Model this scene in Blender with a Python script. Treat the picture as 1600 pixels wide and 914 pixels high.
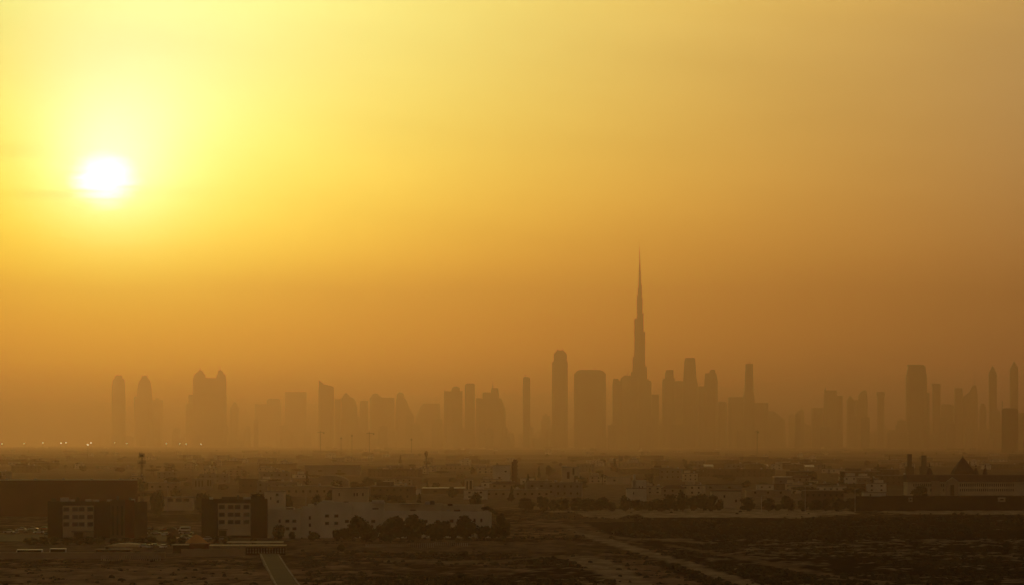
import bpy, math, random
from math import radians as R, sin, cos, pi
from mathutils import Vector, noise
S = bpy.context.scene
for o in list(bpy.data.objects): bpy.data.objects.remove(o)

# ------------------------------------------------------------------ camera
FPX, HZ, CZ = 5400.0, 688.0, 40.0          # focal length in photo pixels, horizon row, camera height
cam = bpy.data.cameras.new('camera'); camo = bpy.data.objects.new('camera', cam)
S.collection.objects.link(camo); S.camera = camo
cam.sensor_width = 36; cam.lens = 36 * FPX / 1600; cam.shift_y = (HZ - 457) / 1600
cam.clip_start = 1; cam.clip_end = 120000
camo.location = (0, 0, CZ); camo.rotation_euler = (R(90), 0, 0)

# ------------------------------------------------------------------ sky, sun, exposure
SUN = Vector((162 - 800, FPX, HZ - 283)).normalized()
SUN_EL = math.asin(SUN.z); SUN_AZ = math.atan2(SUN.x, SUN.y)
KEXP = 6.667                                # light is set at daylight strength, exposure brings it down
world = bpy.data.worlds.new('World'); S.world = world; world.use_nodes = True
wn = world.node_tree; WL = wn.links
bg = wn.nodes['Background']; bg.inputs['Strength'].default_value = 1.0 * KEXP
class E:                                    # tiny expression builder for shader math
    def __init__(s, sock): s.s = sock
    @staticmethod
    def op(o, *a, clamp=False):
        n = E.nt.nodes.new('ShaderNodeMath'); n.operation = o; n.use_clamp = clamp
        for i, x in enumerate(a):
            if isinstance(x, E): E.nt.links.new(x.s, n.inputs[i])
            else: n.inputs[i].default_value = x
        return E(n.outputs[0])
    def __add__(s, o): return E.op('ADD', s, o)
    __radd__ = __add__
    def __sub__(s, o): return E.op('SUBTRACT', s, o)
    def __rsub__(s, o): return E.op('SUBTRACT', o, s)
    def __mul__(s, o): return E.op('MULTIPLY', s, o)
    __rmul__ = __mul__
    def __truediv__(s, o): return E.op('DIVIDE', s, o)
def emin(a, b): return E.op('MINIMUM', a, b)
def emax(a, b): return E.op('MAXIMUM', a, b)
def eexp(a): return E.op('EXPONENT', a)
def smooth(x, a, b):                        # smoothstep
    n = E.nt.nodes.new('ShaderNodeMapRange'); n.interpolation_type = 'SMOOTHSTEP'
    E.nt.links.new(x.s, n.inputs[0]); n.inputs[1].default_value = a; n.inputs[2].default_value = b
    return E(n.outputs[0])
E.nt = wn
tc = wn.nodes.new('ShaderNodeTexCoord')
sep = wn.nodes.new('ShaderNodeSeparateXYZ'); WL.new(tc.outputs['Generated'], sep.inputs[0])
dx, dy, dz = (E(sep.outputs[i]) for i in range(3))
el = E.op('ARCSINE', emax(-1.0, emin(1.0, dz))) * (180 / pi)         # elevation, degrees
az = E.op('ARCTAN2', dx, dy) * (180 / pi)                             # azimuth, degrees
# drifting bands of thin cloud: stretched noise in azimuth / elevation
def wnoise(sx, sy, off, detail=3, rough=.5, tilt=0.0):
    c = wn.nodes.new('ShaderNodeCombineXYZ')
    a = az * sx; b = el * sy + az * tilt
    WL.new(a.s, c.inputs[0]); WL.new(b.s, c.inputs[1]); c.inputs[2].default_value = off
    n = wn.nodes.new('ShaderNodeTexNoise'); n.inputs['Scale'].default_value = 1
    n.inputs['Detail'].default_value = detail; n.inputs['Roughness'].default_value = rough
    WL.new(c.outputs[0], n.inputs['Vector']); return E(n.outputs['Fac'])
SAZ, SEL = SUN_AZ * 180 / pi, SUN_EL * 180 / pi
da = az - SAZ; de = el - SEL
#WORLD-BEGIN
# dusty evening sky: brightness falls away from the sun and towards the horizon
elc = emax(-.05, emin(8.0, el)); azc = emax(-9.0, emin(9.0, az))
da = azc - SAZ; de = elc - SEL
th = E.op('SQRT', da * da + de * de + .3)
d2 = E.op('SQRT', da * da * .5 + (de - 1.8) * (de - 1.8) * 1.3 + .5)
glow = eexp(th * -1.0)
COEF = [[0.3294, -0.3553, -2.5229], [-0.0424, -0.2377, -0.472], [-0.004, 0.0026, 0.0104], [0.7489, 1.2721, 1.4489], [-0.2065, -0.2549, -0.1916], [-0.0159, 0.0289, 0.3228], [0.0125, 0.0052, -0.0251], [0.0501, 0.3053, 2.4541], [0.4348, -0.2812, 0.113], [-3.4265, -1.9708, 3.2765], [0.2077, -0.0617, -0.3942], [0.1531, 0.1668, 0.1014]]
basis = [None, th, th * th, elc, elc * elc, azc, azc * elc, eexp(th * -.7), eexp(d2 * -.5), eexp(elc * -1.6), eexp(th * -.25), elc * elc * elc * .1]
def chan(c):
    acc = None
    for bq, row in zip(basis, COEF):
        term = row[c] if bq is None else bq * row[c]
        acc = term if acc is None else acc + term
    return eexp(emin(acc, 2.2))
Rr, Gg, Bb = chan(0), chan(1), chan(2)
# thin drifting dust bands
cl = wnoise(.16, 1.1, 3.1, 4, .5, .10); c2 = wnoise(.5, 2.6, 8.2, 3, .5, .05)
band = 1.0 + (cl - .5) * .22 + (c2 - .5) * .07
near = eexp(th * th * -.055)
def gauss(a0, e0, sa, se): return eexp((az - a0) * (az - a0) * (-1 / sa ** 2) + (el - e0) * (el - e0) * (-1 / se ** 2))
streak = 1.0 - gauss(-8.6, 4.75, 1.5, .16) * .12 - gauss(-7.6, 4.02, .9, .07) * .16 - gauss(-5.6, 4.10, .8, .08) * .08
# the sun itself, its rim frayed by the bands
sx_ = (az - SAZ); sy_ = (el - SEL)
wob = (c2 - .5) * .22 + (wnoise(1.6, 7.0, 1.7, 2) - .5) * .24
sd = E.op('SQRT', sx_ * sx_ * .72 + sy_ * sy_ * 1.25) + wob
disc = (1.0 - smooth(sd, .12, .58)) * (1.0 - gauss(SAZ - .55, SEL - .17, .50, .035) * .8 - gauss(SAZ + .55, SEL - .10, .35, .04) * .7 - gauss(SAZ - .1, SEL - .31, .6, .03) * .5)
halo = eexp(sd * sd * -.9)
m_ = band * streak * (0.05 + 0.95 * smooth(el, -.1, 1.4))   # dense dust right on the horizon
Rr = Rr * m_ + disc * 2.2 + halo * .3; Gg = Gg * m_ + disc * 2.2 + halo * .2; Bb = Bb * m_ + disc * 2.6 + halo * .24
# the rest of the sky, away from the sun, is dull dusk
dot = dx * SUN.x + dy * SUN.y + dz * SUN.z
ang = E.op('ARCCOSINE', emax(-1.0, emin(1.0, dot))) * (180 / pi)
fd = smooth(ang, 15.0, 34.0); up = eexp(emax(0.0, el - 8.0) * -.12)
AMB = (.088, .064, .042)
Rr = Rr * up * (1.0 - fd) + fd * AMB[0]; Gg = Gg * up * (1.0 - fd) + fd * AMB[1]; Bb = Bb * up * (1.0 - fd) + fd * AMB[2]
#WORLD-END
comb = wn.nodes.new('ShaderNodeCombineColor')
for i, c in enumerate((Rr, Gg, Bb)): WL.new(c.s, comb.inputs[i])
sky = wn.nodes.new('ShaderNodeTexSky'); sky.sky_type = 'NISHITA'; sky.sun_disc = False
sky.sun_elevation = SUN_EL; sky.sun_rotation = SUN_AZ; sky.dust_density = 8; sky.air_density = 2; sky.ozone_density = .5
sk = wn.nodes.new('ShaderNodeVectorMath'); sk.operation = 'MULTIPLY_ADD'
WL.new(sky.outputs[0], sk.inputs[0]); sk.inputs[1].default_value = (.004, .003, .0015)
WL.new(comb.outputs[0], sk.inputs[2]); WL.new(sk.outputs[0], bg.inputs['Color'])

sl = bpy.data.lights.new('sun', 'SUN'); sl.energy = .118 * KEXP; sl.angle = R(.5); sl.color = (1, .46, .12)
slo = bpy.data.objects.new('sun', sl); S.collection.objects.link(slo)
slo.rotation_euler = SUN.to_track_quat('Z', 'Y').to_euler()
S.view_settings.view_transform = 'Standard'; S.view_settings.look = 'None'
S.view_settings.exposure = -math.log2(KEXP); S.view_settings.gamma = 1
S.cycles.volume_bounces = 2; S.cycles.max_bounces = 6; S.cycles.diffuse_bounces = 2
HAZE_D, HAZE_G, HAZE_C = 0.90e-4, .85, (.82, .565, .42)

# ------------------------------------------------------------------ helpers
rnd = random.Random(7)
def gy(y): return CZ * FPX / (y - HZ)                      # depth of the ground seen at photo row y
def px(x, Y): return (x - 800) / FPX * Y
def pz(y, Y): return CZ + (HZ - y) / FPX * Y

class MB:
    def __init__(s): s.v = []; s.f = []
    def add(s, vs, fs):
        b = len(s.v); s.v += [tuple(v) for v in vs]; s.f += [tuple(i + b for i in f) for f in fs]; return s
    def box(s, x0, x1, y0, y1, z0, z1):
        return s.add([(x, y, z) for z in (z0, z1) for y in (y0, y1) for x in (x0, x1)],
                     [(0, 2, 3, 1), (4, 5, 7, 6), (0, 1, 5, 4), (2, 6, 7, 3), (0, 4, 6, 2), (1, 3, 7, 5)])
    def loft(s, rings):                                    # rings of equal length, capped
        n = len(rings[0]); vs = [p for r in rings for p in r]; fs = [tuple(range(n))[::-1]]
        for k in range(len(rings) - 1):
            for i in range(n):
                j = (i + 1) % n; fs.append((k * n + i, k * n + j, (k + 1) * n + j, (k + 1) * n + i))
        fs.append(tuple(range((len(rings) - 1) * n, len(rings) * n)))
        return s.add(vs, fs)
    def lathe(s, x, y, prof, n=10):                        # prof: (radius, z)
        return s.loft([[(x + r * cos(2 * pi * i / n), y + r * sin(2 * pi * i / n), z) for i in range(n)] for r, z in prof])
    def tube(s, a, b, ra, rb=None, n=6):
        a, b = Vector(a), Vector(b); rb = ra if rb is None else rb; d = (b - a).normalized()
        u = d.orthogonal().normalized(); w = d.cross(u)
        return s.loft([[c + (u * cos(2 * pi * i / n) + w * sin(2 * pi * i / n)) * r for i in range(n)] for c, r in ((a, ra), (b, rb))])
    def tier(s, prof, Y0, dep, ch=0.0):                    # prof (xl, xr, z) bottom to top, plan chamfer ch
        rings = []
        wmax = max(b - a for a, b, z in prof)
        for a, b, z in prof:
            h = dep / 2 * max((b - a) / wmax, .02); m = Y0; c = ch * min(b - a, 2 * h)
            if ch: rings.append([(a + c, m - h, z), (b - c, m - h, z), (b, m - h + c, z), (b, m + h - c, z), (b - c, m + h, z), (a + c, m + h, z), (a, m + h - c, z), (a, m - h + c, z)])
            else: rings.append([(a, m - h, z), (b, m - h, z), (b, m + h, z), (a, m + h, z)])
        return s.loft(rings)
    def build(s, name, mat, parent=None, smooth=False):
        me = bpy.data.meshes.new(name); me.from_pydata(s.v, [], s.f); me.materials.append(mat)
        if smooth:
            for p in me.polygons: p.use_smooth = True
        me.update()
        o = bpy.data.objects.new(name, me); S.collection.objects.link(o)
        if parent: o.parent = parent
        return o
def tag(o, label=None, cat=None, group=None, kind=None):
    if label: o['label'] = label
    if cat: o['category'] = cat
    if group: o['group'] = group
    if kind: o['kind'] = kind
    return o
def thing(name, label, cat, loc=(0, 0, 0), rz=0, group=None):
    o = bpy.data.objects.new(name, None); S.collection.objects.link(o); o.empty_display_size = 1
    o.location = loc; o.rotation_euler = (0, 0, rz); return tag(o, label, cat, group)
def dup(root, loc, rz=0, sc=(1, 1, 1), label=None, group=None):
    r = root.copy(); S.collection.objects.link(r); r.location = loc; r.rotation_euler = (0, 0, rz); r.scale = sc
    if label: r['label'] = label
    if group: r['group'] = group
    for ch in root.children:
        c = ch.copy(); S.collection.objects.link(c); c.parent = r
        for g in ch.children:
            d = g.copy(); S.collection.objects.link(d); d.parent = c
    return r
protos = []
class Proto:                                               # first use moves the original, later uses copy it
    def __init__(s, root): s.root = root; s.used = False; protos.append(s)
    def put(s, loc, rz=0, sc=(1, 1, 1), label=None, group=None):
        if not s.used:
            s.used = True; r = s.root; r.location = loc; r.rotation_euler = (0, 0, rz); r.scale = sc
            s.src = r
            if label: r['label'] = label
            if group: r['group'] = group
            return r
        return dup(s.root, loc, rz, sc, label, group)

def mat(name, col, col2=None, scale=.3, rough=.9, spec=.15, metal=0, bands=None, bump=0):
    m = bpy.data.materials.new(name); m.use_nodes = True; nt = m.node_tree; p = nt.nodes['Principled BSDF']
    p.inputs['Roughness'].default_value = rough; p.inputs['Specular IOR Level'].default_value = spec
    p.inputs['Metallic'].default_value = metal
    col2 = col2 or tuple(c * .72 for c in col)
    g = nt.nodes.new('ShaderNodeNewGeometry')
    n = nt.nodes.new('ShaderNodeTexNoise'); n.inputs['Scale'].default_value = scale; n.inputs['Detail'].default_value = 5
    nt.links.new(g.outputs['Position'], n.inputs['Vector'])
    r = nt.nodes.new('ShaderNodeValToRGB'); r.color_ramp.elements[0].position = .32; r.color_ramp.elements[1].position = .68
    r.color_ramp.elements[0].color = (*col2, 1); r.color_ramp.elements[1].color = (*col, 1)
    nt.links.new(n.outputs['Fac'], r.inputs[0]); out = r.outputs[0]
    if bands:                                              # horizontal storey lines
        w = nt.nodes.new('ShaderNodeTexWave'); w.wave_type = 'BANDS'; w.bands_direction = 'Z'
        w.inputs['Scale'].default_value = bands; w.inputs['Distortion'].default_value = 0
        nt.links.new(g.outputs['Position'], w.inputs['Vector'])
        mr = nt.nodes.new('ShaderNodeMapRange'); nt.links.new(w.outputs['Fac'], mr.inputs[0]); mr.inputs[3].default_value = .45; mr.inputs[4].default_value = 1
        mx = nt.nodes.new('ShaderNodeMix'); mx.data_type = 'RGBA'; mx.blend_type = 'MULTIPLY'; mx.inputs[0].default_value = 1
        nt.links.new(out, mx.inputs[6]); nt.links.new(mr.outputs[0], mx.inputs[7]); out = mx.outputs[2]
    nt.links.new(out, p.inputs['Base Color'])
    if bump:
        b = nt.nodes.new('ShaderNodeBump'); b.inputs['Strength'].default_value = bump
        nt.links.new(n.outputs['Fac'], b.inputs['Height']); nt.links.new(b.outputs[0], p.inputs['Normal'])
    return m
M = dict(
    glass_tower=mat('tower_glass', (.16, .17, .18), (.10, .11, .12), .02, .5, .3, bands=.08),
    stone_tower=mat('tower_stone', (.30, .26, .21), (.22, .19, .15), .02, .8, bands=.08),
    steel=mat('steel', (.22, .21, .20), (.15, .14, .13), .5, .5, .3),
    white=mat('white_render', (.74, .72, .58), (.58, .56, .43), .12),
    cream=mat('cream_render', (.62, .55, .38), (.48, .42, .28), .12),
    sand=mat('sand_render', (.40, .32, .22), (.30, .24, .16), .12),
    grey=mat('grey_render', (.26, .24, .21), (.19, .17, .15), .15),
    brown=mat('brown_render', (.13, .085, .06), (.09, .06, .04), .15),
    dark=mat('dark_cladding', (.045, .018, .016), (.032, .013, .012), .2),
    maroon=mat('maroon_cladding', (.17, .045, .03), (.13, .036, .025), .08),
    red=mat('red_cladding', (.16, .03, .02), (.11, .02, .015), .2),
    pane=mat('window_glass', (.015, .013, .012), (.01, .009, .008), 1, .35, .1),
    frame=mat('window_frame', (.45, .42, .36), None, 1),
    roof=mat('roof_screed', (.32, .28, .22), (.2, .17, .13), .3),
    tile=mat('roof_tiles', (.12, .06, .04), (.08, .04, .03), .3),
    tin=mat('bright_tin_roof', (.75, .72, .66), (.6, .58, .52), .2, .35, .5),
    canopy=mat('canopy_fabric', (.78, .66, .40), (.66, .56, .34), .3, .7, .3),
    metal=mat('painted_metal', (.12, .11, .10), None, .5, .5, .4),
    ac=mat('galvanised_metal', (.55, .52, .46), (.4, .38, .34), .8, .45, .5),
    leaf=mat('leaves', (.032, .032, .016), (.018, .018, .01), .6),
    leaf2=mat('dusty_leaves', (.045, .042, .022), (.026, .024, .013), .5),
    bark=mat('bark', (.10, .07, .045), None, 2),
    asphalt=mat('asphalt', (.085, .058, .038), (.05, .036, .026), .08),
    kerb=mat('kerb_concrete', (.42, .38, .31), (.16, .13, .1), .12),
    orange=mat('orange_sand', (.55, .30, .10), (.42, .22, .07), .5),
    tyre=mat('tyre_rubber', (.02, .02, .02), None, 2),
    haze_pole=mat('pole_metal', (.1, .09, .08), None, 1, .5, .4),
)
for k, c in dict(car_white=(.7, .68, .64), car_silver=(.4, .4, .39), car_dark=(.04, .04, .045), car_red=(.25, .03, .02)).items():
    M[k] = mat(k + '_paint', c, tuple(v * .92 for v in c), .8, .3, .5)
def lamp_mat(name, col, st):
    m = bpy.data.materials.new(name); m.use_nodes = True; p = m.node_tree.nodes['Principled BSDF']
    p.inputs['Base Color'].default_value = (*col, 1); p.inputs['Emission Color'].default_value = (*col, 1); p.inputs['Emission Strength'].default_value = st
    return m
M['lamp'] = lamp_mat('lit_lamp', (1, .8, .5), 4.5 * KEXP)

# ------------------------------------------------------------------ haze (one closed box around everything)
hm = bpy.data.materials.new('haze_air'); hm.use_nodes = True; hn = hm.node_tree; hn.nodes.clear()
ho = hn.nodes.new('ShaderNodeOutputMaterial'); hv = hn.nodes.new('ShaderNodeVolumePrincipled')
hv.inputs['Color'].default_value = (*HAZE_C, 1); hv.inputs['Density'].default_value = HAZE_D; hv.inputs['Anisotropy'].default_value = HAZE_G
hn.links.new(hv.outputs[0], ho.inputs['Volume'])
tag(MB().box(-20000, 20000, -5000, 25600, -2, 1150).build('haze', hm), kind='stuff')

# ------------------------------------------------------------------ ground
def ground_mat():
    m = bpy.data.materials.new('desert_ground'); m.use_nodes = True; nt = m.node_tree; p = nt.nodes['Principled BSDF']
    p.inputs['Roughness'].default_value = 1; p.inputs['Specular IOR Level'].default_value = 0
    g = nt.nodes.new('ShaderNodeNewGeometry')
    def nz(sc, d=5, dist=0):
        mp = nt.nodes.new('ShaderNodeMapping'); nt.links.new(g.outputs['Position'], mp.inputs[0]); mp.inputs[3].default_value = sc
        n = nt.nodes.new('ShaderNodeTexNoise'); n.inputs['Scale'].default_value = 1; n.inputs['Detail'].default_value = d
        n.inputs['Roughness'].default_value = .6; n.inputs['Distortion'].default_value = dist
        nt.links.new(mp.outputs[0], n.inputs['Vector']); return n.outputs['Fac']
    def ramp(f, a, b, c0, c1):
        r = nt.nodes.new('ShaderNodeValToRGB'); r.color_ramp.elements[0].position = a; r.color_ramp.elements[1].position = b
        r.color_ramp.elements[0].color = (*c0, 1); r.color_ramp.elements[1].color = (*c1, 1); nt.links.new(f, r.inputs[0]); return r.outputs[0]
    far = ramp(nz((.0012, .0006, 0)), .42, .6, (.10, .075, .045), (.24, .19, .12))
    fine = ramp(nz((.12, .05, .1), 6), .38, .62, (.55, .55, .55), (1.15, 1.15, 1.15))
    at = nt.nodes.new('ShaderNodeAttribute'); at.attribute_name = 'soil'
    mx = nt.nodes.new('ShaderNodeMix'); mx.data_type = 'RGBA'
    nt.links.new(at.outputs['Alpha'], mx.inputs[0]); nt.links.new(far, mx.inputs[6]); nt.links.new(at.outputs['Color'], mx.inputs[7])
    m2 = nt.nodes.new('ShaderNodeMix'); m2.data_type = 'RGBA'; m2.blend_type = 'MULTIPLY'; m2.inputs[0].default_value = 1
    nt.links.new(mx.outputs[2], m2.inputs[6]); nt.links.new(fine, m2.inputs[7])
    nt.links.new(m2.outputs[2], p.inputs['Base Color']); return m

def inpoly(x, y, P):
    c = False; j = len(P) - 1
    for i in range(len(P)):
        xi, yi = P[i]; xj, yj = P[j]
        if (yi > y) != (yj > y) and x < (xj - xi) * (y - yi) / (yj - yi) + xi: c = not c
        j = i
    return c
SAND = (.36, .29, .18); SCRUB = (.13, .09, .055); DARK = (.022, .016, .015); PALE = (.44, .36, .22)
# regions of the near ground, outlined as they lie (photo rows/columns turned into ground positions below)
reg = [  # polygon, soil colour, edge wobble px
    ([(905, 812), (960, 806), (1340, 810), (1600, 803), (1900, 803), (1900, 930), (1240, 930), (1150, 895), (1050, 862), (960, 838)], DARK, 5),
    ([(985, 797), (1120, 792), (1320, 797), (1345, 803), (1240, 808), (1010, 808)], PALE, 2),
    ([(1340, 797), (1600, 796), (1900, 796), (1900, 802), (1600, 803), (1420, 803)], SAND, 2),
    ([(850, 797), (1130, 793), (1290, 796), (1290, 799), (1010, 801), (960, 809), (880, 804)], SAND, 2),
    ([(1130, 925), (1080, 905), (1020, 880), (1040, 865), (1130, 870), (1230, 890), (1330, 905), (1400, 925)], DARK, 6),
    ([(820, 870), (870, 872), (930, 885), (985, 914), (990, 930), (700, 930), (690, 905), (830, 895)], DARK, 5),
    ([(890, 827), (915, 830), (960, 844), (1010, 857), (1040, 868), (1100, 884), (1170, 904), (1240, 930), (1195, 930), (1130, 906), (1070, 886), (1015, 869), (955, 852), (905, 835)], SAND, 1.8),
    ([(1040, 848), (1120, 862), (1230, 882), (1400, 912), (1385, 914), (1220, 887), (1110, 866), (1035, 851)], (.2, .15, .09), 1.5),
    ([(820, 812), (880, 818), (930, 832), (990, 840), (1100, 846), (1100, 849), (985, 844), (925, 836), (870, 821), (815, 815)], (.24, .18, .11), 1.5),
    ([(600, 872), (760, 876), (900, 864), (905, 868), (765, 881), (600, 877)], (.22, .17, .10), 1.5),
    ([(880, 868), (925, 868), (965, 880), (1010, 905), (1040, 930), (985, 930), (960, 908), (910, 885)], SAND, 2.5),
    ([(800, 800), (900, 800), (910, 806), (990, 812), (1000, 816), (920, 815), (800, 808)], SCRUB, 2),
    ([(-400, 873), (250, 873), (404, 869), (425, 930), (-400, 930)], (.16, .115, .07), 2),
    ([(460, 845), (800, 842), (900, 845), (900, 862), (470, 862)], (.17, .12, .075), 3),
    ([(-400, 840), (420, 840), (420, 868), (-400, 870)], (.17, .13, .085), 1),
]
def soil(X, Y):
    y = HZ + CZ * FPX / Y; x = 800 + X / Y * FPX
    n1 = noise.noise((X * .02, Y * .012, 0)); n2 = noise.noise((X * .08, Y * .05, 3)); n3 = noise.noise((X * .25, Y * .15, 7))
    c = Vector(SCRUB) * (1 + .25 * n1 + .2 * n2)
    who = None
    for P, col, wb in reg:
        k = wb * (n1 * 1.2 + n2 * .9 + n3 * .5)
        if inpoly(x + k * 3.2, y + k * .7, P): c = Vector(col); who = col
    t = n2 * .6 + n3 * .7 + n1 * .5
    if who == DARK:
        if t > ((.62 if x > 1300 else .9) if y < 842 else .16 + .25 * noise.noise((X * .006, Y * .004, 9)) if x > 1150 else .38): c = Vector(SAND) * (.55 + .3 * n3)
    elif who is None or who == (.16, .115, .07):
        big = noise.noise((X * .008, Y * .0035, 5))
        if t + big * .6 > .25: c = c * 1.9
        elif t + big * .6 < -.2: c = c * .35
    c = c * (1 + .25 * n3)
    return c, n1, n2, n3
xs = [-480 + i * 2.0 for i in range(481)]; ys = []
Yv = 820.0
while Yv < 2150: ys.append(Yv); Yv += 2.2 + (Yv - 820) * .004
gv, gf, gc = [], [], []
nx = len(xs)
for j, Y in enumerate(ys):
    for i, X in enumerate(xs):
        c, n1, n2, n3 = soil(X, Y)
        edge = min(1, min(i, nx - 1 - i, j, len(ys) - 1 - j) / 12)
        row = HZ + CZ * FPX / Y
        flat = .25 if row < 842 or (X < -70 and row < 873) else 1
        z = edge * flat * (n2 * .5 + n3 * .45 + n1 * .6)
        gv.append((X, Y, z)); gc.append((c.x, c.y, c.z, edge))
for j in range(len(ys) - 1):
    for i in range(nx - 1):
        a = j * nx + i; gf.append((a, a + 1, a + 1 + nx, a + nx))
# outer frame of the same sheet, out to the horizon
def addring(pts):
    b = len(gv)
    for p in pts: gv.append(p); gc.append((.2, .15, .1, 0))
    return b
OX, OY0, OY1 = 19800, -4800, 25500
b = addring([(-OX, OY0, 0), (OX, OY0, 0), (OX, OY1, 0), (-OX, OY1, 0)])
last = (len(ys) - 1) * nx
gf.append(tuple([b, b + 1] + list(range(nx - 1, -1, -1))))
gf.append(tuple([b + 1, b + 2] + [j * nx + nx - 1 for j in range(len(ys) - 1, -1, -1)]))
gf.append(tuple([b + 2, b + 3] + list(range(last, last + nx))))
gf.append(tuple([b + 3, b] + [j * nx for j in range(len(ys))]))
me = bpy.data.meshes.new('ground'); me.from_pydata(gv, [], gf)
at = me.color_attributes.new('soil', 'FLOAT_COLOR', 'POINT')
at.data.foreach_set('color', [v for c in gc for v in c])
me.materials.append(ground_mat()); me.update()
go = bpy.data.objects.new('ground', me); S.collection.objects.link(go); tag(go, kind='structure')

def strip(name, pts, m, z=.35, kind='structure', label=None):                         # pts: (xl, xr, y) photo rows
    mb = MB(); L = [(px(a, gy(y)), gy(y)) for a, b, y in pts]; Rr_ = [(px(b, gy(y)), gy(y)) for a, b, y in pts]
    vs = []; 
    for (x0, y0), (x1, y1) in zip(L, Rr_): vs += [(x0, y0, z), (x1, y1, z), (x1, y1, z - 2), (x0, y0, z - 2)]
    fs = []
    for k in range(len(pts) - 1):
        o = 4 * k; fs += [(o, o + 1, o + 5, o + 4), (o + 1, o + 2, o + 6, o + 5), (o + 3, o, o + 4, o + 7)]
    n = 4 * (len(pts) - 1); fs += [(0, 3, 2, 1), (n, n + 1, n + 2, n + 3)]
    mb.add(vs, fs); o = mb.build(name, m); return tag(o, kind=kind)
strip('road', [(444, 481, 935), (430, 464, 914), (417, 446, 888), (408, 434, 869), (404, 431, 866.5)], M['asphalt'], .7)
def kerb(pts):
    c = [(px(x, gy(y)), gy(y)) for x, y in pts]; vs = []
    for x, y in c: vs += [(x - .25, y, .84), (x + .25, y, .84), (x + .25, y, -1), (x - .25, y, -1)]
    fs = []
    for k in range(len(c) - 1):
        o = 4 * k; fs += [(o, o + 1, o + 5, o + 4), (o + 1, o + 2, o + 6, o + 5), (o + 3, o, o + 4, o + 7)]
    return tag(MB().add(vs, fs).build('kerb', M['kerb']), kind='structure')
kerb([(482, 935), (465, 914), (447, 888), (435, 869)]); kerb([(443.5, 935), (429.5, 914), (416.5, 888), (407.5, 869)])
strip('car_park', [(-40, 262, 847), (-40, 262, 836)], M['asphalt'], .42)
strip('street', [(262, 470, 846.5), (262, 470, 841.5)], M['asphalt'], .42)

# ------------------------------------------------------------------ far skyline
SKY = 'towers of the far skyline'
DS = 1.3                                                   # the skyline's distance scale
def tower(label, prof, D=14500, spires=(), crown=None, m='glass_tower', ch=.2, dep=None, name='skyscraper', cat='skyscraper', group=SKY, wing=None):
    xs_ = [p[0] for p in prof] + [p[1] for p in prof]; cx = (min(xs_) + max(xs_)) / 2
    D *= DS * (1.32 if cx < 300 else 1.24 if cx < 490 else 1.1 if cx < 700 else 1)   # the western towers stand farther off
    t = thing(name, label, cat, (px(cx, D), D, 0), 0, group)
    w = (max(xs_) - min(xs_)) / FPX * D; dep = (dep or min(max(w * .75, 22), 60)) * DS
    f = lambda P: [((a - cx) / FPX * D, (b - cx) / FPX * D, z if z == 0 else pz(z, D)) for a, b, z in P]
    MB().tier(f(prof), 0, dep, ch).build('shaft', M[m], t)
    if crown: MB().tier(f(crown), 0, dep * .7, ch).build('crown', M[m], t)
    if wing: MB().tier(f(wing), dep * .25 + 6, dep * .6, 0).build('side_wing', M[m], t)
    for x, y0, y1, r in spires:
        X = (x - cx) / FPX * D
        MB().lathe(X, 0, [(r * DS, pz(y0, D) - 3), (r * .6 * DS, (pz(y0, D) + pz(y1, D)) / 2), (.3, pz(y1, D))], 6).build('spire', M['steel'], t)
    return t
def B(a, b, y): return [(a, b, 0), (a, b, y)]
tower('slender hazy tower with a stepped crown, leftmost of the far skyline', [(175, 195.5, 0), (175, 195.5, 604), (176.5, 194.5, 594), (178, 193, 591)], crown=[(180, 191, 591), (180.5, 190.5, 586)])
tower('hazy tower tapering to a narrow flat crown, second from the left of the skyline', [(210, 237.5, 0), (210, 237.5, 619), (214, 237, 619), (215.5, 236.5, 605), (217, 235, 597), (220, 233, 592)], crown=[(221, 231, 592), (221.5, 230.5, 586.5)], spires=[(222, 587, 583.5, 1.5)])
tower('low block with a small dome joined to the right of the second tapering tower', B(238, 254, 624.5), crown=[(241, 250, 624.5), (244, 247, 621.5)], D=14700, m='stone_tower')
t = tower('wide twin tower with two spired peaks and a flat bridge between them', [(302, 353.5, 0), (302, 353.5, 590)], D=14300, m='stone_tower', wing=[(290, 304, 0), (290, 304, 631), (294, 304, 629), (294.5, 304, 616)])
for a, b, s in ((303, 321.5, 313), (338, 352.8, 344)):
    cx = 327.75
    P = [(a, b, 590), (a + .5, b - .5, 585), (a + 3, b - 3.5, 583), (s - 4, s + 4.5, 580), (s - 1.5, s + 2, 578)]
    D = 14300 * DS * 1.24
    MB().tier([((p - cx) / FPX * D, (q - cx) / FPX * D, pz(z, D)) for p, q, z in P], 0, 34, .2).build('crown', M['stone_tower'], t)
    MB().lathe((s - cx) / FPX * D, 0, [(3, pz(578, D) - 2), (.4, pz(572.5, D))], 6).build('spire', M['steel'], t)
tower('small hazy tower with a pyramid cap just right of the twin spired tower', [(360, 373, 0), (360, 373, 636)], crown=[(361, 372, 636), (365, 368.5, 628)], D=15000)
tower('square hazy block with a raised roof room, left of the flat box tower', [(399, 439, 0), (399, 439, 631)], crown=[(417, 438, 631), (418, 437, 624), (422, 434, 622.5)], D=15200, m='stone_tower')
tower('plain flat topped box tower left of the wedge topped tower', B(446, 478.5, 612), D=15000)
tower('tower with a slanting wedge roof peaking on its left edge', [(498, 521.5, 0), (498, 521.5, 606)], D=14400)
t = bpy.context.scene.objects[-1]
_D = 14400 * DS * 1.1
for o in list(S.objects):
    if o.get('label', '').startswith('tower with a slanting wedge'): wt = o
cx = 509.75; vs = []
for yy in (-16, 16):
    for p, z in ((498.2, 606), (521.2, 606), (521.2, 603.5), (506, 599.5), (499.5, 594), (498.2, 594)): vs.append(((p - cx) / FPX * _D, yy, pz(z, _D)))
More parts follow.
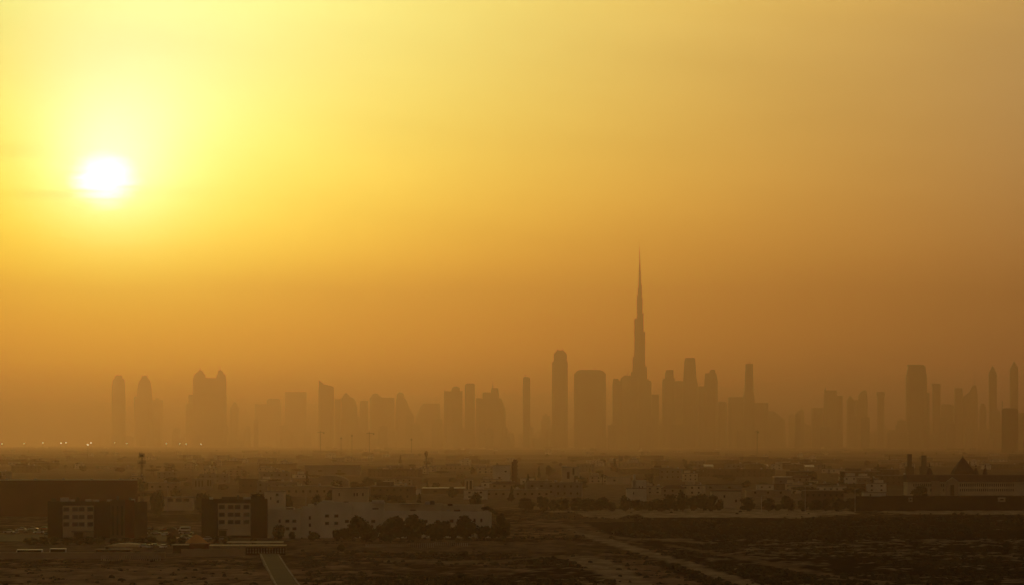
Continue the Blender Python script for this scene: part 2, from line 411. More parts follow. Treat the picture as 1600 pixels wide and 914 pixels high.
MB().add(vs, [(0, 1, 2, 3, 4, 5), (11, 10, 9, 8, 7, 6)] + [(i, i + 6, (i + 1) % 6 + 6, (i + 1) % 6) for i in range(6)]).build('wedge_roof', M['glass_tower'], wt)
tower('low stub block beside the wedge topped tower', B(523, 532, 623), D=14900)
tower('domed tower with a small finial sloping away to the right of the wedge topped tower', [(533.5, 558, 0), (533.5, 558, 637), (533.5, 555, 626), (534, 551, 621)], crown=[(535, 548, 621), (539, 542, 614)], spires=[(540.3, 615, 611, 2)], D=14800, m='stone_tower')
tower('narrow flat block left of the rounded gable tower', B(562.5, 575, 626), D=15200)
tower('tower with a rounded gable at its left corner, middle left of the skyline', [(578, 616, 0), (578, 616, 621)], crown=[(578.5, 596, 621), (583, 591, 616), (586, 588.5, 614)], D=14900, m='stone_tower')
tower('tower with a bullet shaped top and a skirt sloping down right', [(618, 647, 0), (618, 647, 650), (618.5, 640, 638), (619, 633, 622)], crown=[(620, 631.5, 622), (620.5, 631, 616), (623, 629, 613)], D=15100)
tower('broad trapezoid block with a sloping left shoulder', [(650, 688, 0), (650, 688, 650), (657, 687.5, 635), (661, 687, 630)], D=15300, m='stone_tower')
tower('wide tower with a barrel roof between two corner posts', [(694, 722.5, 0), (694, 722.5, 611)], crown=[(705, 719, 611), (706, 718, 606), (709, 715, 603.5)], spires=[(695, 611, 608.5, 3), (721.5, 611, 608.5, 3)], D=14700)
tower('slim flat tower with clipped corners left of the spired stepped tower', [(726.5, 742, 0), (726.5, 742, 601), (728.5, 740.5, 598.5)], D=14900)
tower('stepped tower with a thin off centre spire', [(744, 790, 0), (744, 790, 640), (744, 783, 622), (754, 779.5, 622), (754, 779.5, 613)], crown=[(767, 779, 613), (768, 778.5, 606)], spires=[(770, 607, 589, 2.2)], D=14600, m='stone_tower')
tower('thin isolated tower with a crane mast on its top, left of the tall crowned tower', [(817, 828.5, 0), (817, 828.5, 591), (818.5, 827, 588.5)], spires=[(820.7, 589, 581, 1.8)], D=14600)
tower('tall broad tower with clipped crown under construction, left of the twin humped block', [(862.5, 887, 0), (862.5, 887, 565), (865, 886, 564), (865, 885.5, 553), (867, 884, 550)], crown=[(868, 882.5, 550), (870, 881, 546.5)], spires=[(871.5, 547, 541.5, 2), (879.5, 547, 541, 2)], D=14400, m='stone_tower')
tower('massive wide block with clipped shoulders left of the very tall spire', [(897, 946.5, 0), (897, 946.5, 584), (901, 942.5, 579.5), (904, 938, 577.5)], spires=[(911, 578, 575, 2.5), (930, 578, 575.5, 3)], D=14400, dep=70, m='stone_tower')
tower('low shouldered block left of the foot of the very tall spire', [(957, 970, 0), (957, 970, 600), (958.5, 966, 591)], D=14700)
tower('rounded block with a small mast, against the left foot of the very tall spire', [(968, 988, 0), (968, 988, 598), (970, 987, 591), (975, 985, 586)], spires=[(981, 587, 573, 1.8)], D=14650, m='stone_tower')
tower('low block against the right foot of the very tall spire', [(1003, 1017.5, 0), (1003, 1017.5, 596), (1005, 1016, 594)], D=14650)
tower('stub block right of the very tall spire, before the slope shouldered tower', B(1018, 1029.5, 616), D=14800)
tower('tower with a sloping left shoulder and boxy head, first right of the very tall spire', [(1035, 1054.5, 0), (1035, 1054.5, 597), (1036, 1054, 592), (1038.5, 1053, 590)], crown=[(1039, 1052.5, 590), (1040, 1052, 577.5)], D=14500)
tower('lower flat block between the slope shouldered tower and the tall slab', B(1055, 1069, 595), D=14800, m='stone_tower')
tower('tall slab with a clipped flat top, highest right of the very tall spire', [(1066, 1090, 0), (1066.5, 1090, 600), (1068, 1088, 590), (1069, 1086.5, 564), (1071, 1085, 558.5)], D=14500)
tower('low flat block leaning on the left of the tower with the stepped head', B(1091, 1102, 603), D=14900)
tower('tower with a raised right hand step at its head', [(1100.5, 1121.5, 0), (1101, 1121, 595), (1102, 1119, 582.5)], crown=[(1108, 1117.5, 582.5), (1109.5, 1117, 577)], D=14600, m='stone_tower')
tower('small sloping block right of the tower with the stepped head', [(1122, 1136, 0), (1122, 1135.5, 630), (1123, 1133, 627)], D=15000)
tower('broad low slab behind the slim tower with a needle', [(1138, 1200, 0), (1138, 1200, 629), (1138, 1165, 629), (1138.5, 1165, 620)], D=15100, m='stone_tower')
tower('slim square tower with a needle on its roof standing over a broad slab', [(1161, 1179, 0), (1161.5, 1178.5, 618), (1163.5, 1177, 612), (1165, 1176.5, 568)], spires=[(1171, 569, 555.5, 2)], D=14500)
tower('sloping low block trailing right from the broad slab', [(1200, 1228, 0), (1200, 1226, 655), (1200, 1209, 642)], D=15600)
tower('low flat block, left of the notched tower with a mast', B(1268, 1287, 637), D=15200)
tower('notched tower with a raised left corner in the right half of the skyline', [(1287.5, 1316, 0), (1287.5, 1316, 618), (1288, 1307, 618), (1288, 1307, 609.5)], spires=[(1289.5, 610, 604, 5)], D=15000, m='stone_tower')
tower('tower with a small pyramid roof, left of the stepped one', [(1323, 1335, 0), (1323, 1335, 625)], crown=[(1323.5, 1334, 625), (1327.5, 1329, 618)], D=15200)
tower('stepped tower rising to the right beside the small pyramid roof', [(1336, 1355, 0), (1336, 1355, 625), (1341, 1355, 625), (1341.5, 1354.5, 618), (1345, 1354, 612), (1349, 1353, 609.5)], D=15100, m='stone_tower')
tower('slim tower with a flared head between the stepped tower and the big tapering slab', [(1371, 1381.5, 0), (1371, 1381.5, 619)], crown=[(1369.5, 1383, 619), (1370, 1382, 612)], D=15300)
tower('big dark slab tapering to a flat rimmed top, right part of the skyline', [(1416, 1447.5, 0), (1416, 1447.5, 590), (1419, 1445, 572)], crown=[(1417.8, 1443.5, 572), (1418.2, 1443, 569.5)], wing=[(1447, 1452.5, 0), (1447, 1452.5, 613)], D=13800)
tower('slim flat headed tower right of the big tapering slab', [(1457, 1469, 0), (1457, 1469, 603)], crown=[(1455.5, 1469.5, 603), (1456, 1469, 599)], D=14800, m='stone_tower')
tower('low pair block right of the slim flat headed tower', [(1470, 1490, 0), (1470, 1490, 634), (1472, 1484, 631)], D=15200)
tower('square tower with a notch in its roof, left of the sail roofed tower', [(1491.5, 1504, 0), (1491.5, 1504, 618), (1492, 1503, 606)], D=15000)
tower('sail roofed tower rising to the right under a thin mast', [(1505, 1527, 0), (1505, 1527, 620), (1515, 1526, 612), (1519.5, 1525, 602)], spires=[(1522.5, 603, 580, 1.6)], D=15000, m='stone_tower')
tower('short faint tower between the sail roof and the first pointed tower', [(1530, 1541, 0), (1530, 1541, 640), (1533, 1538, 630)], D=15400)
tower('slim pointed tower with a gabled tip, left of the one with ragged tip', [(1545.5, 1557, 0), (1545, 1557, 585), (1546, 1556, 581)], crown=[(1546, 1556, 581), (1549.5, 1552, 573), (1550.3, 1551.2, 571)], D=14200)
tower('slim pointed tower with a taller ragged tip, nearest the right edge of the picture', [(1578.5, 1590.5, 0), (1578, 1590.5, 578), (1580, 1590, 573)], crown=[(1580, 1590, 573), (1582.5, 1586.5, 568), (1584, 1585, 564)], D=14200)
t = thing('round_tower', 'darker drum shaped building with a rooftop pole before the pointed towers at the right edge', 'building', (px(1578, 11500), 11500, 0))
D = 11500
MB().lathe(0, 0, [(13 / FPX * D, 0), (13 / FPX * D, pz(641, D)), (11.5 / FPX * D, pz(638.5, D)), (9 / FPX * D, pz(637.5, D))], 20).build('drum', M['brown'], t)
MB().tube((-12 / FPX * D, 0, pz(641, D) - 4), (-12 / FPX * D, 0, pz(626, D)), 1.3).build('pole', M['steel'], t)
tower('low wide building right of the drum shaped building, at the picture edge', B(1591, 1612, 645), D=12500, m='stone_tower')
# the very tall spire: a central core with three wings stepping down round it
D = 14500 * DS; u = D / FPX; cx0 = 999.6
bk = thing('spire_tower', 'by far the tallest tower, a needle stepping up in setbacks to a long thin spire', 'skyscraper', (px(cx0, D), D, 0), 0, SKY)
def hx(r, z): return [(r * cos(pi / 3 * i + pi / 6), r * sin(pi / 3 * i + pi / 6), z) for i in range(6)]
MB().loft([hx(4.6 * u, 0), hx(4.4 * u, pz(489, D)), hx(3.6 * u, pz(461, D)), hx(2.5 * u, pz(445, D)), hx(1.7 * u, pz(425, D)), hx(1.2 * u, pz(411, D))]).build('core', M['glass_tower'], bk)
MB().lathe(0, 0, [(1.0 * u, pz(411.5, D)), (.75 * u, pz(402, D)), (.6 * u, pz(394, D)), (.42 * u, pz(383.5, D)), (.1 * u, pz(382, D))], 6).build('spire', M['steel'], bk)
wings = {pi: [(3.0, 452), (4.6, 461), (8.6, 497), (11.2, 557), (13.6, 580), (16, 600), (18, 640)],
         0.0: [(2.2, 425), (3.4, 445), (4.4, 465), (6.0, 489), (8.6, 518), (11.6, 572), (14, 592), (18, 630)],
         -pi / 2: [(3.4, 452), (5.2, 475), (7.6, 508), (10, 546), (13, 586), (17, 620)]}
for ang, seg in wings.items():
    w = MB(); a = ang + (.12 if ang == 0 else 0)
    for k, (r, y) in enumerate(seg):
        r0 = (seg[k - 1][0] if k else 1.0) * u - 2; r1 = r * u; hw = (3.6 - .1 * k) * u * .75 if y > 450 else 1.6 * u
        c, s_ = cos(a), sin(a); q = [(r0, -hw), (r1 - hw * .6, -hw), (r1, -hw * .4), (r1, hw * .4), (r1 - hw * .6, hw), (r0, hw)]
        w.loft([[(x * c - yy * s_, x * s_ + yy * c, z) for x, yy in q] for z in (0, pz(y, D))])
    w.build('wing', M['glass_tower'], bk)
# anonymous lower blocks filling the skyline's foot: six shapes copied
lowp = []
for k, (w, h, kind) in enumerate([(26, 60, 0), (40, 45, 1), (22, 80, 2), (60, 38, 0), (34, 70, 1), (48, 52, 2)]):
    t = thing('low_tower', '', 'tower')
    pr = [(-w / 2, w / 2, 0), (-w / 2, w / 2, h * .85)] + ([(-w / 2, w / 2, h)] if kind == 0 else [(-w / 3, w / 2.2, h * .85), (-w / 3, w / 2.2, h)] if kind == 1 else [(-w / 2.4, w / 2.4, h)])
    MB().tier(pr, 0, w * .8, .15).build('shaft', M['stone_tower' if k % 2 else 'glass_tower'], t)
    MB().box(-w * .12, w * .15, -w * .1, w * .15, h, h + 5).build('roof_room', M['steel'], t)
    lowp.append(Proto(t))
names = ['left of the twin spired tower', 'between the twin spired tower and the wedge topped tower', 'between the wedge topped tower and the tall crowned tower', 'around the foot of the very tall spire', 'between the needle tower and the big tapering slab', 'at the right end of the skyline']
lims = [300, 498, 862, 1100, 1400, 1700]
r2 = random.Random(3)
for i in range(210):
    x = r2.uniform(150, 1620)
    if 1205 < x < 1260 and r2.random() < .6: continue
    Dp = r2.uniform(13500, 18000) * DS * (1.2 if x < 520 else 1); Dp = min(Dp, 25200 - 300 * r2.random()); zi = next(k for k, l in enumerate(lims) if x < l)
    h = r2.uniform(1.0, 2.7)
    if x < 290: h *= .7
    lowp[r2.randrange(6)].put((px(x, Dp), Dp, 0), 0, (r2.uniform(1.2, 2.3), 1.2, h),
        'low misty block ' + names[zi], 'low hazy blocks at the skyline foot ' + names[zi])

# cranes and far masts
def crane(x, yt, yb, D, label, jib=14, back=4):
    t = thing('tower_crane', label, 'crane', (px(x, D), D, 0)); H = pz(yt, D); v = D / FPX
    MB().box(-.8, .8, -.8, .8, 0, H).build('mast', M['haze_pole'], t)
    MB().tube((-jib * v, 0, H - 1), (0, 0, H + 1), .6, .9).tube((0, 0, H), (back * v, 0, H), .9, .8).build('jib', M['haze_pole'], t)
    MB().box(back * v - 4, back * v, -1.2, 1.2, H - 4, H - .9).build('counterweight', M['haze_pole'], t)
    MB().tube((0, 0, H), (0, 0, H + 6), 1.2, .3).build('apex', M['haze_pole'], t)
crane(967.5, 716, 735, 5200, 'tower crane over the low houses left of the pale stepped building', 10, 5)
crane(577, 676.5, 700, 9000, 'hazy tower crane right below the rounded gable tower', -8 and 5, 8)
crane(501, 675, 700, 9400, 'faint hazy tower crane below the wedge topped tower', 6, 6)
crane(1183, 674, 700, 9000, 'faint hazy tower crane below the slim needle tower', 4, 3)
for x, y, D, l in ((643, 684, 8500, 'thin hazy pole left of the ball topped mast'), (550, 678, 9000, 'thin hazy pole right of the far tower crane'), (533, 682, 9000, 'thin hazy pole between the two far tower cranes')):
    t = thing('far_mast', l, 'mast', (px(x, D), D, 0)); MB().tube((0, 0, 0), (0, 0, pz(y, D)), .8, .5).build('pole', M['haze_pole'], t)
    MB().box(-2.2, 2.2, -1, 1, pz(y, D) - 6, pz(y, D) - 2).build('head', M['haze_pole'], t)
# lit high masts along the far highway
lt = thing('high_mast_light', '', 'street light'); MB().tube((0, 0, 0), (0, 0, 31), .5, .25).build('pole', M['haze_pole'], lt)
MB().lathe(0, 0, [(.9, 30.8), (1.5, 31.1), (1.5, 31.9), (.6, 32.4)], 8).build('lamp_head', M['lamp'], lt); LP = Proto(lt)
lx = [(3, 693), (38, 692.5), (67, 691.5), (95, 692), (103, 691), (137, 694.3), (142, 691.5), (179, 691), (198, 692.5), (260, 692.5), (281, 692.5), (291, 693.5), (314, 693.5)]
lbl = ['at the left picture edge', 'second from the left', 'left of the bright pair', 'left lamp of the bright pair', 'right lamp of the bright pair', 'brightest and lowest, above the long maroon hall', 'just above the brightest one', 'faint, left of the cell tower', 'just left of the cell tower', 'under the twin spired tower, on its left', 'under the twin spired tower, left of centre', 'faint and low under the twin spired tower', 'rightmost of the row, below the left spire']
for (x, y), l in zip(lx, lbl):
    D = 8600 if l != lbl[5] else 6500; s_ = pz(y, D) / 31.5
    k = .62 if 'bright' in l or 'right' in l else .4
    LP.put((px(x, D), D, 0), 0, (k, k, s_), 'lit lamp on a far highway mast, ' + l, 'lit lamps along the far highway')

# ------------------------------------------------------------------ trees
def make_tree(seed, h, w, n=1100, shape='round', leaf='leaf', trunk=.28):
    r = random.Random(seed); t = thing('tree', '', 'tree')
    tr = MB(); tr.tube((0, 0, -.4), (0, 0, h * trunk), .035 * h, .026 * h)
    for k in range(4):
        a = r.uniform(0, 6.3); tr.tube((0, 0, h * trunk), (cos(a) * w * .25, sin(a) * w * .25, h * (trunk + .3)), .02 * h, .008 * h, 5)
    tr.build('trunk', M['bark'], t)
    cl = []
    for k in range(14):
        a = r.uniform(0, 6.3); q = r.uniform(.1, .62) * w / 2
        if shape == 'round': cl.append((cos(a) * q, sin(a) * q, h * (.2 + .62 * k / 13), w * r.uniform(.22, .32), h * r.uniform(.15, .22)))
        elif shape == 'umbrella': cl.append((cos(a) * q * 1.3, sin(a) * q * 1.3, h * r.uniform(.68, .84), w * r.uniform(.2, .3), h * .13))
        elif shape == 'bush': cl.append((cos(a) * q, sin(a) * q, h * r.uniform(.2, .72), w * r.uniform(.24, .34), h * r.uniform(.2, .28)))
        else: z = r.uniform(.2, .95); cl.append((cos(a) * q * (1.1 - z), sin(a) * q * (1.1 - z), h * z, w * .3 * (1.15 - z), h * .13))
    cr = MB(); s0 = .035 * h + .1
    for k in range(n):
        c = cl[k % 14]; v = Vector((r.gauss(0, 1), r.gauss(0, 1), r.gauss(0, 1))).normalized() * r.uniform(.55, 1.08)
        p = Vector((c[0] + v.x * c[3], c[1] + v.y * c[3], c[2] + v.z * c[4]))
        s = s0 * r.uniform(.6, 1.5); a = Vector((r.gauss(0, 1), r.gauss(0, 1), r.gauss(0, 1))).normalized(); b = a.orthogonal().normalized()
        cc = a.cross(b)
        cr.add([p + b * s, p + cc * s * .7, p - b * s, p - cc * s * .7], [(0, 1, 2, 3)])
    for c in cl:                                           # dense inner twigs so the crown reads solid
        m = MB()
        cr.lathe(c[0], c[1], [(.05, c[2] - c[4] * .9), (c[3] * .8, c[2] - c[4] * .45), (c[3] * .85, c[2] + c[4] * .3), (.05, c[2] + c[4] * .9)], 7)
    cr.build('crown', M[leaf], t); return t
def make_palm(seed, h):
    r = random.Random(seed); t = thing('palm_tree', '', 'palm tree')
    MB().tube((0, 0, -.3), (.2, 0, h * .55), .24, .2).tube((.2, 0, h * .55), (0, 0, h), .2, .22).build('trunk', M['bark'], t)
    cr = MB()
    for k in range(22):
        a = k * 2.4; L = r.uniform(2.2, 3.2); e = r.uniform(-.3, 1.1); p = Vector((0, 0, h)); wd = .45
        prev = [p + Vector((-sin(a), cos(a), 0)) * .1, p - Vector((-sin(a), cos(a), 0)) * .1]
        for q in range(1, 5):
            t_ = q / 4; c = Vector((cos(a) * L * t_ * cos(e * .6), sin(a) * L * t_ * cos(e * .6), h + L * (e * t_ - 1.1 * t_ * t_) * .8)); ww = wd * (1 - t_ * .8)
            cur = [c + Vector((-sin(a), cos(a), -.25)) * ww, c - Vector((-sin(a), cos(a), .25)) * ww]
            cr.add([prev[0], prev[1], cur[1], cur[0]], [(0, 1, 2, 3)]); prev = cur
    cr.build('fronds', M['leaf'], t); return t
TR = [Proto(make_tree(11, 8, 8)), Proto(make_tree(12, 7, 9)), Proto(make_tree(13, 9, 7, leaf='leaf2')), Proto(make_tree(14, 6, 8, 1000, 'bush')),
      Proto(make_tree(15, 7, 9, 1000, 'umbrella', 'leaf', .5)), Proto(make_tree(16, 10, 4.5, 900, 'cone'))]
HT = [8, 7, 9, 6, 7, 10]; WD = [8, 9, 7, 8, 9, 4.5]
PALM = Proto(make_palm(5, 7.5))
def tree_at(k, xl, xr, yt, yb, label, group=None, Y=None):
    Y = Y or gy(yb); wv = (xr - xl) / FPX * Y; hv_ = (yb - yt) / FPX * Y
    return TR[k].put((px((xl + xr) / 2, Y), Y, 0), rnd.uniform(0, 6), (wv / WD[k] * 1.12, wv / WD[k] * 1.12, hv_ / HT[k] * 1.08), label, group)
G = 'dark trees in front of the white townhouses'
for k, a, b, yt, yb, l in [
    (3, 426, 447, 818, 842, 'small dark bushy tree at the foot of the right apartment block'),
    (3, 452, 462, 829, 841, 'little round dark shrub before the left end of the townhouses'),
    (3, 480, 498, 830, 842, 'low dark bush before the tall townhouse block'),
    (1, 528, 556, 823, 842, 'low spreading dark tree, first of the row before the townhouses'),
    (0, 550, 580, 808, 844, 'tall square crowned dark tree joined to the low spreading one'),
    (3, 578, 594, 824, 842, 'small dark tree in the gap between two big crowns before the townhouses'),
    (0, 591, 630, 809, 845, 'big dark tree with a slope shouldered crown, before the long townhouse'),
    (2, 631, 665, 807, 846, 'tallest dark tree in the middle of the row before the long townhouse'),
    (1, 664, 688, 816, 840, 'dark tree leaning against the left of a bumpy crown'),
    (1, 674, 706, 811, 841, 'dark tree with a bumpy double crown before the townhouses'),
    (3, 700, 716, 822, 840, 'low dark bush filling the row between two larger crowns'),
    (2, 712, 742, 808, 841, 'dark tree with a steep left side, third last before the hooked tree'),
    (3, 744, 768, 820, 840, 'low dark tree touching the hooked tree'),
    (3, 518, 532, 826, 841, 'low round bush at the left start of the row before the townhouses'),
    (3, 528, 540, 849, 860, 'small solitary dark shrub on the open sand left of the picket row'),
    (3, 716, 734, 860, 868, 'low dark shrub on the open ground right below the picket row'),
    (0, 708, 736, 896, 920, 'big dark bush cut by the bottom edge of the picture')]:
    if k in (0, 1, 2): a -= 1.5; b += 1.5; k = 3 if k == 1 else k
    tree_at(k, a, b, yt - 1, yb + 2, l, G if yb < 847 and a > 515 else None)
# the hooked tree
r3 = random.Random(21); Yh = gy(841); uh = Yh / FPX
ht = thing('hooked_tree', 'large dark tree with a long bough arching left, right end of the row', 'tree', (px(781, Yh), Yh, 0))
hb = MB(); hb.tube((.5, 0, -.5), (1, 0, 5), .7, .5)
arc = [(11, -8), (9, -22), (2, -33), (-6, -39), (-14, -44), (-20, -47.5), (-26, -46.5)]
pts = [Vector((a * uh, 0, -b * uh)) for a, b in arc]
for p, q, ra in zip(pts, pts[1:], (.6, .55, .5, .45, .35, .3)): hb.tube(p, q, ra, ra * .85)
hb.build('trunk', M['bark'], ht); hc = MB()
blobs = [(-8, -12, 9, 11), (4, -12, 11, 12), (7, -22, 10, 10), (2, -28, 8, 8), (-2, -33, 5, 5), (8, -16, 9, 12), (-12, -8, 7, 8), (6, -8, 10, 8)] + [(a, b - .5, 4.4 - .2 * i, 3.1) for i, (a, b) in enumerate(arc[2:])] + [(-10, -42, 3.2, 2.3), (-17, -46, 3, 2.3), (-23, -47.5, 3.2, 2.3), (2.5, -37, 3.5, 3)]
for a, b, rw, rh in blobs:
    rw *= uh; rh *= uh
    for k in range(120 if rw > 1.5 else 50):
        v = Vector((r3.gauss(0, 1), r3.gauss(0, 1), r3.gauss(0, 1))).normalized() * r3.uniform(.6, 1.03)
        p = Vector((a * uh + v.x * rw, v.y * rw, -b * uh + v.z * rh)); s = r3.uniform(.2, .5) if rw > 1.5 else r3.uniform(.12, .28)
        n_ = Vector((r3.gauss(0, 1), r3.gauss(0, 1), r3.gauss(0, 1))).normalized(); e1 = n_.orthogonal().normalized() * s; e2 = n_.cross(e1)
        hc.add([p + e1, p + e2, p - e1, p - e2], [(0, 1, 2, 3)])
    hc.lathe(a * uh, 0, [(.05, -b * uh - rh * .85), (rw * .8, -b * uh - rh * .4), (rw * .85, -b * uh + rh * .3), (.05, -b * uh + rh * .85)], 8)
hc.build('crown', M['leaf'], ht)

# ------------------------------------------------------------------ near buildings
def windows(t, x0, wins, Y, w, h, z_of, mf='frame', mp='pane', face=0.0):
    for wx, wy in wins:
        X = (wx - x0) / FPX * Y; z = pz(wy, Y)
        f = MB()
        f.box(X - w / 2 - .12, X + w / 2 + .12, face - .06, face + .1, z - h / 2 - .12, z - h / 2)
        f.box(X - w / 2 - .12, X + w / 2 + .12, face - .06, face + .1, z + h / 2, z + h / 2 + .12)
        f.box(X - w / 2 - .12, X - w / 2, face - .06, face + .1, z - h / 2, z + h / 2)
        f.box(X + w / 2, X + w / 2 + .12, face - .06, face + .1, z - h / 2, z + h / 2)
        fo = f.build('window', M[mf], t)
        MB().box(X - w / 2, X + w / 2, face - .03, face + .04, z - h / 2, z + h / 2).build('pane', M[mp], fo)
def apartment(label, xc, yb, secs, front, wins, roofbits, ytop):
    Y = gy(yb); t = thing('apartment_building', label, 'apartment block', (px(xc, Y), Y, 0), math.atan((800 - xc) / FPX))
    q = Y / FPX; X = lambda x: (x - xc) * q; Z = lambda y: pz(y, Y)
    for k, (a, b, yt, m, off, dep, nm) in enumerate(secs):
        MB().box(X(a), X(b) - .02, off, off + dep, -1, Z(yt)).build(nm, M[m], t)
        for o0, o1 in ((off - .003, off + .25), (off + dep - .25, off + dep)): MB().box(X(a), X(b) - .02, o0, o1, Z(yt), Z(yt) + .5).build('parapet', M[m], t)
    a, b, y0, y1, m = front
    fz = secs[1][4]
    MB().box(X(a), X(b), fz - .25, fz, Z(y1), Z(y0)).build('facade', M[m], t)
    windows(t, xc, wins, Y, 2.3, 1.6, Z, 'frame', 'pane', fz - .27)
    for (x, w, h, m) in roofbits:
        MB().box(X(x) - w / 2, X(x) + w / 2, 5, 7.5, Z(ytop) + .01, Z(ytop) + h).build('rooftop_unit', M[m], t)
    return t, X, Z, Y
t, X, Z, Y = apartment('four storey apartment block with a pale gridded facade between dark wings, before the maroon hall', 152, 842,
    [(75, 98, 785, 'dark', 0, 16, 'wing'), (98, 147, 785, 'dark', .6, 15, 'wall'), (147, 172, 785, 'dark', 0, 16, 'wing'), (172, 195, 783, 'brown', 1.2, 15, 'wing'),
     (195, 210, 783, 'red', 0, 15, 'wing'), (210, 230, 786, 'brown', 1.5, 13, 'wing')],
    (98.5, 146.5, 789.5, 839, 'cream'), [(x, y) for y in (795, 807, 818.5) for x in (104, 117.5, 127.5, 141)],
    [(84, 2, 1.8, 'brown'), (101, 3.5, 2, 'ac'), (113, 2.2, 1.2, 'ac'), (122, 1.2, 2.2, 'dark'), (138, 2.6, 1.3, 'ac'), (150, 2.6, 1.1, 'ac'), (171, 2, 1.2, 'ac'), (184, 1, 2.6, 'metal'), (204, 1.4, 2, 'metal'), (208, 1.6, 1.5, 'ac')], 785)
MB().box(X(112), X(150), -2.6, -.3, Z(830) - .1, Z(830) + .25).build('entrance_canopy', M['dark'], t)
MB().box(X(116), X(130), .2, .33, 0, Z(831)).build('entrance_door', M['pane'], t)
for k in range(3): MB().box(X(175 + 7 * k), X(178 + 7 * k), 1.12, 1.2, Z(836 - 0), Z(790)).build('glazing_strip', M['pane'], t)
t, X, Z, Y = apartment('four storey apartment block with a pale gridded facade, standing alone left of the white townhouses', 366, 841,
    [(315, 340, 781.5, 'dark', 0, 17, 'wing'), (340, 392, 781.5, 'dark', .6, 16, 'wall'), (392, 418, 781.5, 'dark', 0, 17, 'wing')],
    (340.5, 391.5, 786, 836, 'cream'), [(x, y) for y in (791.5, 803.5, 815) for x in (346.5, 360.5, 371, 385)],
    [(330, 1.5, 1.2, 'ac'), (372, .9, 2.2, 'metal'), (386, 3.2, 1.3, 'ac')], 781.5)
MB().box(X(346), X(381), 6, 13, Z(781.5) + .01, Z(776)).build('penthouse', M['brown'], t)
MB().lathe(X(402), 9, [(12 * Y / FPX, Z(781.5) + .01), (12 * Y / FPX, Z(777)), (8 * Y / FPX, Z(773)), (3, Z(771.5))], 16).build('rooftop_dome', M['dark'], t)
MB().box(X(337), X(356), -2.4, -.3, Z(827), Z(826)).build('entrance_canopy', M['dark'], t)
MB().box(X(342), X(354), .2, .33, 0, Z(828)).build('entrance_door', M['pane'], t)

# maroon hall
Y = gy(806); q = Y / FPX
t = thing('warehouse', 'long windowless maroon hall filling the left edge behind the apartment block', 'warehouse', (px(215, Y), Y, 0), math.atan((800 - 215) / FPX)); X = lambda x: (x - 215) * q
MB().box(X(-60), X(215), 0, 60, -1, pz(750, Y)).build('wall', M['maroon'], t)
MB().box(X(-60) - .2, X(215) + .2, -.2, .35, pz(750, Y), pz(749.2, Y)).build('coping', M['cream'], t)
MB().box(X(-60) + .4, X(215) - .4, .4, 59.6, pz(750, Y) + .003, pz(750, Y) + .06).build('roof', M['roof'], t)
for k in range(14): MB().box(X(-40 + 18 * k), X(-39.3 + 18 * k), -.12, 0, 0, pz(750, Y) - .3).build('downpipe', M['maroon'], t)
for k in range(5): MB().box(X(10 + 44 * k), X(13 + 44 * k), 14, 16, pz(750, Y) + .06, pz(750, Y) + 1.1).build('roof_vent', M['ac'], t)
# townhouses
def townhouse(label, xc, yb, secs, wins, roof=(), slots=(), off0=0):
    Y = gy(yb) + off0; t = thing('townhouse', label, 'townhouse', (px(xc, Y), Y, 0), 0, 'white townhouses in a row'); q = Y / FPX
    X = lambda x: (x - xc) * q; Z = lambda y: pz(y, Y)
    for a, b, yt, m, o, d in secs:
        MB().box(X(a), X(b) - .03, o, o + d, -1, Z(yt)).build('wall', M[m], t)
        for q0, q1 in ((o - .08, o + .2), (o + d - .2, o + d)): MB().box(X(a), X(b) - .03, q0, q1, Z(yt), Z(yt) + .45).build('parapet', M[m], t)
    windows(t, xc, wins, Y, 1.5, 1.1, Z, face=secs[0][4] - .05)
    windows(t, xc, slots, Y, .7, 1.3, Z, face=secs[0][4] - .05)
    for x, y, w, h, m in roof: MB().box(X(x) - w / 2, X(x) + w / 2, secs[0][4] + 3, secs[0][4] + 5, Z(y), Z(y) + h).build('rooftop_unit', M[m], t)
    return t
townhouse('white townhouse at the left end of the row, with a stepped roof', 444, 840, [(418, 470, 797, 'white', 0, 14), (424, 458, 794, 'white', 4, 8)],
    [(437, 825.5), (449, 813.5), (460, 813.5), (449, 825.5), (460, 825.5)], [(452, 797, 3, .9, 'dark'), (468, 797, 2, .5, 'dark')], [(437, 813.5)])
townhouse('white townhouse with one column of slot windows beside a vertical groove', 484, 840, [(470.2, 497, 793, 'white', .8, 14), (480, 497, 789, 'white', 5, 8)],
    [], [(492, 789, 1, 1.2, 'metal')], [(484, 808.5), (484, 820), (484, 831.5)])
townhouse('tallest white townhouse with four paired windows, third from the left', 523, 840, [(497.2, 550, 786, 'white', 0, 14), (502, 520, 783.5, 'white', 5, 5)],
    [(511, 805.5), (525.5, 805.5), (511, 817), (525.5, 817), (542, 814)], [(505, 786, 1.5, 1, 'ac'), (540, 786, 2, .7, 'dark')])
townhouse('grey white townhouse with a receding upper floor, behind the square crowned tree', 575, 840, [(550.2, 600, 797, 'white', 1, 14), (550.3, 600, 786.5, 'white', 6, 9)],
    [(583, 814), (560, 814)], [(590, 786.5, 5, 1.4, 'ac'), (586, 797, 2.5, .8, 'dark')])
townhouse('long white townhouse with a banded roofline, behind the tallest dark tree', 645, 840, [(600.2, 690, 799, 'white', 0, 14), (600.3, 690, 788, 'cream', 5, 9)],
    [(625, 814), (665, 814), (606, 814), (684, 814)], [(645, 799, 2.2, .8, 'dark'), (640, 788, 8, .3, 'roof'), (675, 788, 2, 1.6, 'metal'), (668, 788, 2, 1.2, 'ac')])
